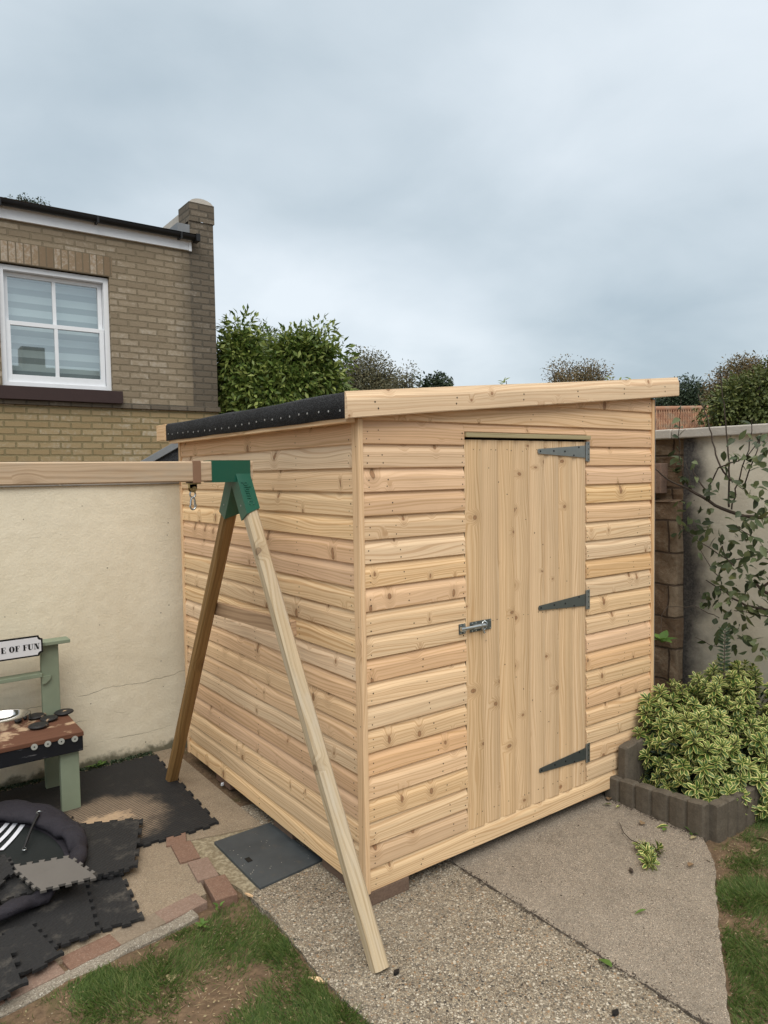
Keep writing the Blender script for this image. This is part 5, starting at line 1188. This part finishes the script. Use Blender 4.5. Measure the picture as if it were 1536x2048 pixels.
# ------------------------------------------------------------------ fruit tree on the wall
apple = empty('fruit_tree', tuple(D(1600, 1500, 4.3)*np.array((1, 1, 0))+np.array((0, 0, .03))), 'thin leaved fruit tree with bare crossing branches trained against the right wall', 'tree')
tw = MB(); AL = []          # AL: (base, direction) of leaves
def A7(X, Y): return 1290+X/4.268, 860+Y/4.268
def A6(X, Y): return 1276+X/5.908, 700+Y/5.908
def limb(px, x0, x1, r0, r1, leafn=0, jitter=.02, curl=True):
    """px: photo points of the limb; its depth runs from plane x0 to x1"""
    P = [FX(p[0], p[1], x0+(x1-x0)*i/max(1, len(px)-1)) for i, p in enumerate(px)]
    Q = []
    for i in range(len(P)-1):
        n = max(2, int(np.linalg.norm(P[i+1]-P[i])/.04))
        for k in range(n): Q.append(P[i]+(P[i+1]-P[i])*k/n+rng.normal(size=3)*.0028)
    Q.append(P[-1]); tw.tube(Q, list(np.linspace(r0, r1, len(Q))*(.62 if r0 < .015 else .8)), 6)
    for k in range(leafn):
        i = int(len(Q)*(0.15+.85*random.random()))-1; d = Q[min(i+1, len(Q)-1)]-Q[max(i-1, 0)]; AL.append((Q[i], unit(unit(d)*.5+rng.normal(size=3)*.8+np.array((-.25, -.2, -.25)))))
    return Q
limb([A7(1500, 1000), A7(1050, 745), A7(840, 735), A7(720, 700), A7(540, 600), A7(380, 510)], 2.62, 2.58, .019, .011)
limb([A7(380, 510), A7(200, 420), A7(95, 345), A7(0, 275)], 2.58, 2.30, .010, .004)
limb([A6(1075, 1860), A6(1080, 1500), A6(1055, 1080), A6(1025, 800), A6(1000, 560), A6(985, 340), A6(975, 190)], 2.60, 2.50, .011, .004, 6)
limb([A6(1120, 1560), A6(1010, 1440), A6(945, 1310), A6(880, 1080), A6(825, 830), A6(770, 670), A6(710, 520)], 2.55, 2.60, .010, .004, 2)
limb([A6(1100, 1880), A6(1230, 1400), A6(1310, 1190), A6(1345, 960), A6(1345, 810)], 2.58, 2.52, .009, .004, 6)
limb([A6(1240, 1640), A6(1310, 1440), A6(1400, 1180), A6(1455, 980)], 2.57, 2.5, .008, .004, 5)
limb([A6(840, 1780), A6(840, 1600), A6(945, 1390), A6(1180, 1310), A6(1300, 1240), A6(1440, 1050)], 2.57, 2.48, .009, .004, 7)
limb([A6(830, 1700), A6(750, 1580), A6(665, 1450), A6(640, 1390)], 2.57, 2.6, .009, .004, 1)
limb([A6(620, 1640), A6(540, 1500), A6(490, 1280), A6(490, 1020), A6(500, 800), A6(508, 580)], 2.6, 2.45, .006, .003, 14)
limb([A6(640, 1650), A6(560, 1330), A6(480, 1250), A6(440, 1190)], 2.58, 2.6, .004, .002, 3)
limb([A7(980, 940), A7(840, 870), A7(780, 815)], 2.45, 2.4, .006, .003, 5)
limb([A7(460, 1000), A7(590, 1220), A7(660, 1260)], 2.6, 2.55, .003, .005, 1)
limb([A7(1200, 1000), A7(900, 1080), A7(720, 1110), A7(680, 1090), A7(430, 930), A7(300, 820)], 2.55, 2.6, .009, .003, 10)
limb([A7(660, 990), A7(690, 1090), A7(760, 1160)], 2.5, 2.45, .005, .007, 5)
limb([A7(1500, 1650), A7(1050, 1540), A7(860, 1500), A7(700, 1400), A7(520, 1280)], 2.55, 2.6, .016, .004, 10)
limb([A7(1250, 1500), A7(1000, 1370), A7(930, 1280)], 2.45, 2.5, .016, .008, 5)
limb([A7(1000, 1370), A7(1060, 1290), A7(1200, 1150)], 2.45, 2.4, .012, .009, 4)
limb([A7(700, 1870), A7(560, 1840), A7(430, 1770)], 2.6, 2.62, .004, .002)
limb([A7(640, 1600), A7(540, 1560), A7(420, 1505), A7(190, 1510), A7(140, 1580), A7(140, 1740), A7(150, 1800)], 2.5, 2.15, .004, .002)
limb([A7(1100, 1600), A7(900, 1560), A7(760, 1540)], 2.5, 2.5, .006, .003, 8)
trunk = [FX(1660, 1560, 2.6)*np.array((1, 1, 0))+np.array((0, 0, .03)), FX(1655, 1350, 2.58), FX(1640, 1200, 2.6), FX(1645, 1095, 2.62)]
tw.tube(trunk, [.045, .04, .03, .022], 9); limb([(1655, 1350), (1590, 1260), (1545, 1220)], 2.58, 2.56, .025, .017); limb([(1650, 1300), (1580, 1210), (1540, 1180)], 2.58, 2.47, .025, .016)
tw.build('branches', 'bark', apple)
for (x, y, n, sd, pl) in [(1368, 1036, 16, 20, 2.6), (1400, 1030, 10, 16, 2.58), (1440, 1068, 14, 22, 2.5), (1462, 1100, 16, 24, 2.48), (1490, 1060, 14, 22, 2.46), (1515, 1035, 12, 20, 2.45), (1500, 1120, 18, 26, 2.45), (1525, 1090, 12, 20, 2.4),
        (1440, 1135, 10, 18, 2.5), (1470, 1150, 14, 20, 2.46), (1520, 1150, 14, 22, 2.42), (1412, 1196, 12, 13, 2.55), (1455, 1180, 14, 20, 2.48), (1485, 1185, 14, 22, 2.46), (1470, 1215, 14, 20, 2.48), (1450, 1240, 12, 18, 2.5), (1480, 1260, 10, 20, 2.48), (1505, 1215, 12, 22, 2.45), (1440, 1275, 7, 14, 2.5), (1500, 1280, 12, 18, 2.48), (1525, 1300, 10, 16, 2.46),
        (1475, 900, 9, 16, 2.5), (1500, 925, 8, 16, 2.5), (1525, 905, 8, 14, 2.45), (1530, 880, 9, 14, 2.45), (1490, 985, 9, 16, 2.48), (1520, 970, 10, 18, 2.46), (1535, 1010, 10, 16, 2.42), (1500, 1000, 6, 12, 2.45), (1395, 985, 5, 16, 2.6), (1352, 905, 4, 10, 2.6), (1370, 945, 4, 12, 2.6), (1430, 985, 5, 12, 2.52), (1400, 1060, 8, 18, 2.58), (1345, 1070, 3, 10, 2.62)]:
    for k in range(max(2, int(n*0.9))):
        p = FX(x+random.gauss(0, sd), y+random.gauss(0, sd*.9), pl+random.gauss(0, .05)); AL.append((p, unit(rng.normal(size=3)*.75+np.array((-.35, -.3, -.35)))))
P = np.array([a for a, b in AL]); Dd = np.array([b for a, b in AL]); n = len(P)
leaf_obj('leaves', leaves(P, Dd, rng.normal(size=(n, 3))*.55+np.array((-.45, -.55, .65)), rng.uniform(.042, .076, n), rng.uniform(.024, .040, n), 4, rng.uniform(-.1, .5, n), .25), 'lf_apple', apple)
# fresh green sprigs
def sprig(name, base, n, L, Wd, mat, label, up=(0, 0, 1), spread=.9, cat='plant', rows=4, h=0.0, bend=.35):
    b = np.array(base, float); o = empty(name, tuple(b), label, cat)
    a = np.linspace(0, 2*math.pi, n, endpoint=False)+rng.random(n)*.6
    Dd = np.stack([np.cos(a)*spread, np.sin(a)*spread, rng.uniform(.25, .9, n)], 1)+np.array(up)*.15
    leaf_obj('leaves', leaves(np.repeat(b[None], n, 0)+rng.normal(size=(n, 3))*.004+np.array((0, 0, h)), Dd, np.stack([-np.cos(a)*.5, -np.sin(a)*.5, np.ones(n)], 1), rng.uniform(.7, 1.1, n)*L, Wd, rows, bend, .2), mat, o)
    return o
sprig('green_sprig', FX(1325, 1283, 2.15), 6, .09, .055, 'lf_weed', 'bright green sprig with broad leaves by the bottom of the shed corner', cat='sprig')
sprig('wall_plant', (XR-0.06, 0.46, 1.88), 9, .075, .04, 'lf_weed', 'small leafy plant growing on the pink brick by the shed', cat='plant')
sprig('wall_plant', FX(1352, 945, XR-.04), 8, .06, .035, 'lf_apple', 'dull green plant rooted on the ledge of the stone wall', cat='plant')
# dark leaved shoot rising out of the shrub
o = empty('dark_shoot', (2.32, -0.1, .1), 'dark green shoot with paired leaves rising out of the shrub', 'plant')
b0, b1 = FX(1448, 1340, 2.4), FX(1450, 1262, 2.42); P = []; Dd = []; Nn = []
for t in np.linspace(0, 1, 12):
    for s_ in (-1, 1):
        P.append(b0+(b1-b0)*t); Dd.append(np.array((.55*s_, -.45*s_, .25+.3*t))); Nn.append(np.array((-.3, -.5, .8)))
leaf_obj('leaves', leaves(np.array(P), np.array(Dd), np.array(Nn), .042, .02, 3, .2, .2), 'lf_dark', o); m = MB(); m.tube([b0-np.array((0, 0, .35)), b0, b1], [.003, .003, .002], 5); m.build('stem', 'bark', o)

# ------------------------------------------------------------------ trees beyond the walls
def tree(name, label, blobs, mat, nclump, perclump, L, Wd, spread, base, trunk_r, twigs=0, cat='tree', hang=0.3):
    """crown of many small leaves in clumps over blobs (centre, radii); trunk and limbs run to the ground"""
    o = empty(name, (base[0], base[1], 0), label, cat)
    P = []; Dd = []; Nn = []; ends = []
    wts = np.array([np.prod(b[1])**(2/3) for b in blobs]); wts /= wts.sum()
    for i in range(nclump):
        c, rd = blobs[rng.choice(len(blobs), p=wts)]; u = rdir(1)[0]; cc = np.array(c)+u*np.array(rd)*random.uniform(.6, .97)
        ends.append((cc, u)); n = int(perclump*random.uniform(.5, 1.4)); q = rng.normal(size=(n, 3)); q *= np.minimum(1, 1.5/np.linalg.norm(q, axis=1, keepdims=True)); q = q*spread*random.uniform(.6, 1.1)
        P.append(cc+q); Dd.append(unit(q)+u*.6+rng.normal(size=(n, 3))*.6+np.array((0, 0, -hang))); Nn.append(rng.normal(size=(n, 3))*.6+u*.5+np.array((0, 0, .7)))
    P = np.concatenate(P); Dd = np.concatenate(Dd); Nn = np.concatenate(Nn); ok = ~((P[:, 0] < 2.22) & (P[:, 1] > 4.5) & (P[:, 1] < 12)); P, Dd, Nn = P[ok], Dd[ok], Nn[ok]; n = len(P)
    leaf_obj('crown', leaves(P, Dd, Nn, rng.uniform(.7, 1.15, n)*L, rng.uniform(.8, 1.15, n)*Wd, 3 if L > .12 else 2, .25, .25), mat, o)
    m = MB(); top = np.mean([b[0] for b in blobs], axis=0); b0 = np.array((base[0], base[1], 0.0)); fork = b0*.45+top*.55
    m.tube([b0, b0*.7+fork*.3+rng.normal(size=3)*.05, fork], [trunk_r, trunk_r*.8, trunk_r*.6], 8)
    for cc, u in random.sample(ends, min(len(ends), 46)):
        mid = fork*.45+cc*.55+rng.normal(size=3)*.12; m.tube([fork, mid, cc, cc+u*spread*random.uniform(.4, 1.3)], [trunk_r*.34, trunk_r*.16, trunk_r*.07, trunk_r*.03], 5, caps=False)
    m.build('trunk', 'bark', o); return o
def B(px, py, t, rx, ry): c = D(px, py, t); return (tuple(c), (rx*t/FPX, rx*t/FPX*.9, ry*t/FPX))
T = 9.5
tree('laurel_tree', 'dense leafy green tree rising behind the shed beside the brick house', [B(475, 765, T, 56, 70), B(470, 718, T, 28, 44), B(598, 755, T, 60, 72), B(612, 716, T, 34, 36), B(545, 805, T, 90, 62), B(480, 668, T, 9, 26), B(506, 680, T, 7, 26), B(640, 690, T, 10, 26), B(588, 690, T, 9, 22), B(450, 690, T, 7, 20), B(668, 722, T, 9, 12), B(650, 785, T, 36, 44), B(520, 778, T+.5, 90, 62), B(430, 815, T, 40, 56)], 'lf_laurel', 900, 50, .105, .040, .15, (D(540, 860, T)[0], D(540, 860, T)[1]), .14, hang=.35)
tree('silver_tree', 'small pale grey green tree top between the laurel crowns', [B(530, 690, 12, 38, 22), B(535, 720, 12, 40, 30)], 'lf_pale', 70, 40, .08, .03, .2, (D(530, 800, 12)[0], D(530, 800, 12)[1]), .1)
T = 24
tree('olive_brown_tree', 'small brownish grey tree left of the shed fascia', [B(735, 748, T, 44, 32), B(700, 757, T, 24, 24), B(718, 732, T, 18, 16), B(775, 772, T, 24, 18), B(740, 800, T, 84, 48)], 'lf_grey', 360, 55, .08, .045, .34, (D(740, 850, T)[0], D(740, 850, T)[1]), .25)
tree('wispy_tree', 'wispy sparse treetop beside the brownish tree', [B(815, 758, 20, 14, 28), B(800, 775, 20, 24, 12), B(805, 800, 20, 26, 30)], 'lf_grey', 60, 40, .07, .035, .2, (D(812, 850, 20)[0], D(812, 850, 20)[1]), .12)
tree('dark_bush', 'low dark bush top just above the middle of the fascia', [B(845, 770, 26, 14, 8), B(880, 766, 26, 16, 10), B(862, 800, 26, 34, 32)], 'lf_dark', 90, 40, .14, .07, .25, (D(865, 850, 26)[0], D(865, 850, 26)[1]), .12)
T = 34
tree('autumn_tree', 'small rusty brown treetop above the right half of the fascia', [B(1130, 746, T, 30, 16), B(1180, 750, T, 30, 14), B(1155, 765, T, 56, 20), B(1155, 805, T, 66, 40)], 'lf_rust', 300, 42, .10, .06, .40, (D(1155, 850, T)[0], D(1155, 850, T)[1]), .3)
tree('dark_conifer', 'dark evergreen crown beside the right end of the fascia', [B(1372, 792, 30, 36, 24), B(1385, 830, 30, 60, 40), B(1330, 812, 30, 40, 22)], 'lf_dark', 380, 70, .12, .06, .36, (D(1370, 900, 30)[0], D(1370, 900, 30)[1]), .3)
tree('rusty_oak', 'tall brownish oak crown at the right edge of the skyline', [B(1480, 750, 26, 34, 20), B(1448, 780, 26, 28, 22), B(1500, 744, 26, 22, 16), B(1525, 772, 26, 34, 28), B(1480, 795, 26, 62, 28)], 'lf_rust', 330, 60, .09, .05, .34, (D(1490, 900, 26)[0], D(1490, 900, 26)[1]), .3)
T = 8.4
tree('green_oak', 'broad green tree in front of the brownish oak at the right edge', [B(1500, 802, T, 52, 40), B(1448, 822, T, 36, 26), B(1470, 800, T, 20, 18), B(1530, 775, T, 30, 30), B(1575, 765, T, 50, 60), B(1520, 838, T, 80, 30)], 'lf_oak', 430, 46, .052, .028, .12, (D(1510, 900, T)[0], D(1510, 900, T)[1]), .25)
tree('hilltop_tree', 'dark treetop peeping over the gutter of the brick house', [B(65, 412, 26, 34, 9), B(50, 424, 26, 50, 12), B(70, 476, 26, 70, 55)], 'lf_dark', 150, 80, .08, .045, .16, (D(60, 900, 26)[0], D(60, 900, 26)[1]), .4)
# single shoots that show over the fascia
for px, py, t, lb in [(1013, 762, 12, 'lone thin shoot poking up over the middle of the fascia'), (1240, 757, 12, 'drooping leaf tips showing over the fascia near its right end')]:
    o = empty('treetop_shoot', tuple(D(px, 1000, t)*np.array((1, 1, 0))), lb, 'treetop'); w = 5 if px < 1100 else 18; P = np.array([D(px+random.gauss(0, w), py+random.uniform(-4, 12), t) for _ in range(9 if px < 1100 else 16)])
    leaf_obj('leaves', leaves(P, rng.normal(size=P.shape)*np.array((.8, .8, .3))+np.array((0, 0, .5 if px < 1100 else -.2)), np.array((-.2, -.3, .9))+rng.normal(size=P.shape)*.3, .10, .035, 3, .3, .2), 'lf_laurel', o)
    m = MB(); m.tube([D(px, 1000, t)*np.array((1, 1, 0)), D(px, 790, t), D(px, py, t)], [.02, .012, .005], 5); m.build('stem', 'bark', o)

# ------------------------------------------------------------------ grass, weeds, litter
def inpoly(x, y, poly):
    c = False; j = len(poly)-1
    for i in range(len(poly)):
        xi, yi = poly[i]; xj, yj = poly[j]
        if (yi > y) != (yj > y) and x < (xj-xi)*(y-yi)/(yj-yi)+xi: c = not c
        j = i
    return c
LAWN_L = [(-4, -0.2), (-0.56, 0.385), (-0.43, 0.44), (-0.36, 0.40), (-0.352, 0.13), (-0.38, -0.22), (-0.368, -0.55), (-0.34, -1.4), (-4, -1.4)]
LAWN_R = [(1.72, -0.62), (1.60, -0.62), (1.49, -0.71), (1.285, -0.83), (0.92, -1.055), (0.778, -1.153), (0.56, -1.285), (0.54, -1.9), (2.75, -1.9), (2.75, -0.62)]
def vnoise(x, y, s, seed):
    return 0.5+0.5*(math.sin(x*s+seed)*math.cos(y*s*1.13+seed*2)+.5*math.sin(x*s*2.3+y*s*1.7+seed*3)+.35*math.sin(x*s*4.1-y*s*3.7+seed))/1.85
GP = []; GD = []; GL = []
bare = [(G(450, 1985), .11), (G(400, 2020), .12), (G(520, 1935), .06), (G(260, 1905), .07), (G(70, 2035), .12), (G(330, 1885), .06), (G(300, 2040), .04), (G(1432, 1740), .07), (G(1450, 1830), .05), (G(1425, 1695), .09), (G(1400, 1700), .07), (G(1480, 1685), .06)]
tuft = [(G(475, 1775), .05), (G(225, 1985), .14), (G(330, 1930), .15), (G(560, 1900), .09), (G(640, 1980), .13), (G(690, 2030), .15), (G(1520, 1800), .22), (G(1510, 1950), .22), (G(1500, 1720), .08)]
for lawn, n, (x0, x1, y0, y1) in ((LAWN_L, 72000, (-1.7, -0.33, -0.75, 0.45)), (LAWN_R, 60000, (0.5, 2.4, -1.5, -0.62))):
    for _ in range(n):
        x, y = random.uniform(x0, x1), random.uniform(y0, y1)
        if not inpoly(x, y, lawn): continue
        dens = 0.42+1.3*max(0, vnoise(x, y, 7.5, 1.3)-.22)
        for p, r in bare:
            q = math.hypot(x-p[0], y-p[1])/r
            if q < 1.5: dens *= min(1, max(.02, (q-.55)/.9))
        tall = 0
        for p, r in tuft:
            q = math.hypot(x-p[0], y-p[1])/r
            if q < 1: dens += .75*(1-q); tall = max(tall, 1-q)
        if random.random() > dens: continue
        a = vnoise(x, y, 5, 7)*9+random.gauss(0, .9); ln = random.uniform(.016, .034)*(1+.8*tall)
        GP.append((x, y, gz(x, y)-.003)); GD.append((math.cos(a)*random.uniform(.3, 1.3), math.sin(a)*random.uniform(.3, 1.3), random.uniform(.5, 1.4))); GL.append(ln)
GP = np.array(GP); GD = np.array(GD); GL = np.array(GL); n = len(GP)
go = leaf_obj('grass', leaves(GP, GD, rng.normal(size=(n, 3))*.5+np.array((-.3, -.4, .8)), GL, rng.uniform(.0026, .0046, n), 2, .35, .1, 'blade'), 'grass'); go['kind'] = 'stuff'; go['label'] = 'patchy green lawn grass'
# straw, crumbs of soil and small stones on the bare patches
P = []; Dd = []; Ls = []; Ws = []
for lawn, n, (x0, x1, y0, y1) in ((LAWN_L, 2600, (-1.7, -0.33, -0.75, 0.45)), (LAWN_R, 2400, (0.5, 2.4, -1.5, -0.62))):
    for _ in range(n):
        x, y = random.uniform(x0, x1), random.uniform(y0, y1)
        if inpoly(x, y, lawn):
            P.append((x, y, gz(x, y)+.002)); Dd.append((random.gauss(0, 1), random.gauss(0, 1), random.gauss(.12, .15))); k = random.random() < .45; Ls.append(random.uniform(.02, .05) if k else random.uniform(.006, .014)); Ws.append(random.uniform(.0015, .003) if k else random.uniform(.005, .010))
k = leaf_obj('lawn_litter', leaves(np.array(P), np.array(Dd), rng.normal(size=(len(P), 3))*.4+np.array((0, 0, 1)), np.array(Ls), np.array(Ws), 2, .1, .3), 'lf_dead'); k['kind'] = 'stuff'; k['label'] = 'straw and crumbs scattered on the bare lawn soil'
# dirt, moss and bits caught in the joint of the path and at the foot of the edging
P = []; Dd = []
for _ in range(1500):
    k = random.random()
    if k < .5: y = random.uniform(-1.45, 0.0); p = (0.5235+random.gauss(0, .006)*(1+2*vnoise(0, y, 9, 2)), y)
    elif k < .8: y = random.uniform(-.56, .05); p = (1.655-abs(random.gauss(0, .018)), y)
    else: y = random.uniform(-1.3, .3); p = (random.uniform(-.3, 1.5), y*.8-.1)
    P.append((p[0], p[1], .004)); Dd.append((random.gauss(0, 1), random.gauss(0, 1), random.gauss(.15, .2)))
n = len(P); k = leaf_obj('path_litter', leaves(np.array(P), np.array(Dd), rng.normal(size=(n, 3))*.5+np.array((0, 0, 1)), rng.uniform(.004, .014, n), rng.uniform(.003, .007, n), 2, .2, .3), 'bark'); k['kind'] = 'stuff'; k['label'] = 'dirt and bits caught in the path joint'
# moss and crumbs along the foot of the cream wall
mo = []; md = []
for _ in range(2600):
    x = random.uniform(-1.9, -0.15); s_ = abs(random.gauss(0, .028)); mo.append((x, 2.29-s_, .003+random.random()*.012)); md.append(rng.normal(size=3)+np.array((0, -.2, .6)))
k = leaf_obj('moss', leaves(np.array(mo), np.array(md), rdir(len(mo))+np.array((0, 0, 1)), .014, .010, 2, .2, .2), 'lf_dark'); k['kind'] = 'stuff'; k['label'] = 'dark moss and dirt along the foot of the cream wall'
for (px, py), n, L, Wd, lb in [((190, 1530), 7, .085, .022, 'dandelion like weed at the foot of the cream wall'), ((1388, 1668), 8, .045, .014, 'small green weed at the corner of the concrete edging'), ((405, 1850), 10, .034, .015, 'low bright weed beside the end of the kerb'), ((436, 1815), 6, .026, .014, 'tiny weed below the end edging brick'), ((1240, 1602), 6, .03, .008, 'tuft of weed at the foot of the edging facing the path')]:
    p = G(px, py, 0.002); 
    if px == 190: p = np.array((p[0], 2.265, .004))
    sprig('weed', p, n, L, Wd, 'lf_weed', lb, cat='weed')
def litter(px, py, L, Wd, yaw, mat, label, z=.014, name='fallen_leaf', cat='leaf', bend=.3, r=None):
    p = G(px, py, z); d = np.array((math.cos(yaw), math.sin(yaw), .10)); V, F, U, RN = leaves(np.array([p-d*L*.5+np.array((0, 0, .004))]), d[None], np.array([(random.gauss(0, .25), random.gauss(0, .25), 1.0)]), L, Wd, 5, bend, .35)
    if r is not None: RN[:] = r
    return setup(leaf_obj(name, (V, F, U, RN), mat, None, tuple(p)), label, cat)
for a in [(343, 1953, .07, .040, 1.2, 'lf_dead', 'pale brown curled leaf on the left lawn', -.012, .75), (458, 1935, .035, .012, .9, 'lf_dead', 'small reddish leaf on the bare lawn soil', -.015, .1), (1382, 1728, .055, .028, .2, 'lf_dead', 'rusty red leaf on the path near the edging corner', .016, .05), (1418, 1722, .05, .032, 1.2, 'lf_dead', 'cream curled leaf at the edge of the path and lawn', .0, .85), (1285, 1645, .05, .030, .3, 'lf_dead', 'brown oval leaf on the path near the edging', .016, .2), (1214, 1608, .05, .024, 2.0, 'lf_weed', 'pale green leaf on the path below the shed door', .016, .9), (1237, 1612, .05, .012, .2, 'lf_hebe', 'narrow cream leaf on the path beside the pale green leaf', .016, .9), (1216, 1607, .02, .01, 1.0, 'lf_dead', 'tiny brown leaf beside the pale green leaf', .015, .2), (1281, 1822, .055, .016, 2.75, 'lf_weed', 'lone pale green leaf in the middle of the path', .016, .6), (1210, 1923, .07, .032, 1.4, 'lf_weed', 'grey green leaf lying on the joint of the path', .016, .5), (1388, 1674, .06, .02, .0, 'lf_dead', 'straw coloured leaf at the foot of the edging corner', .016, .9), (1513, 1700, .055, .045, .4, 'lf_dead', 'bright yellow leaf on the right lawn', -.01, .6), (1522, 1676, .07, .03, 1.7, 'lf_dead', 'pale straw leaf above the yellow leaf on the right lawn', -.01, .95), (1455, 1668, .05, .02, .2, 'lf_dead', 'pale leaf on the soil in front of the edging', -.01, .95), (1325, 1652, .06, .025, 2.4, 'lf_hebe', 'cream edged leaf on the path near the edging', .016, .5), (1330, 1658, .05, .02, .2, 'lf_weed', 'yellowish green leaf beside the cream edged leaf', .016, .95), (1218, 1596, .06, .03, .5, 'lf_dead', 'dark brown leaf against the foot of the edging', .016, .0)]:
    litter(a[0], a[1], a[2], a[3], a[4], a[5], a[6], a[7], r=a[8])
def chip(px, py, L, Wd, th, yaw, mat, label, z, name='wood_chip', cat='wood chip'):
    p = G(px, py, z); m = MB(); h = np.array((L, Wd, th))/2
    q = [(-h[0], -h[1]*.3), (-h[0]*.2, -h[1]), (h[0], -h[1]*.15), (h[0]*.9, h[1]*.3), (h[0]*.1, h[1]), (-h[0]*.9, h[1]*.5)]
    m.prism((0, 0, -h[2]), (0, 0, h[2]), [(b, a) for a, b in q], up=(1, 0, 0)); o = m.build(name, mat); o.location = p; o.rotation_euler = (random.gauss(0, .08), random.gauss(0, .08), yaw); return setup(o, label, cat)
chip(637, 1960, .085, .022, .008, 2.1, 'pine', 'pointed pale wood chip on the grass beside the path', -.008)
chip(643, 1997, .035, .012, .006, 2.2, 'pine', 'short wood chip below the pointed one', -.008)
chip(498, 1790, .05, .010, .008, 1.9, 'pine', 'pale splinter standing at the corner of the path slab', .004)
chip(232, 1956, .045, .010, .005, .1, 'pine', 'thin pale splinter on the left lawn', -.014)
chip(1262, 1740, .05, .018, .008, .9, 'bark', 'dark bark flake on the path under the sprig', .016, 'bark_flake', 'bark')
chip(793, 1944, .03, .018, .012, .3, 'black', 'black stone beside the foot of the pale swing leg', .006, 'black_stone', 'stone')
chip(1231, 2025, .04, .022, .008, .3, 'black', 'dark flat stone near the bottom of the path slab', .003, 'black_stone', 'stone')
chip(20, 1973, .016, .016, .012, .3, 'white_paint', 'small white scrap on the left edging brick', .012, 'white_scrap', 'scrap')
chip(445, 1568, .025, .018, .012, .5, 'white_paint', 'white scrap on the ground by the far brick', .010, 'white_scrap', 'scrap')
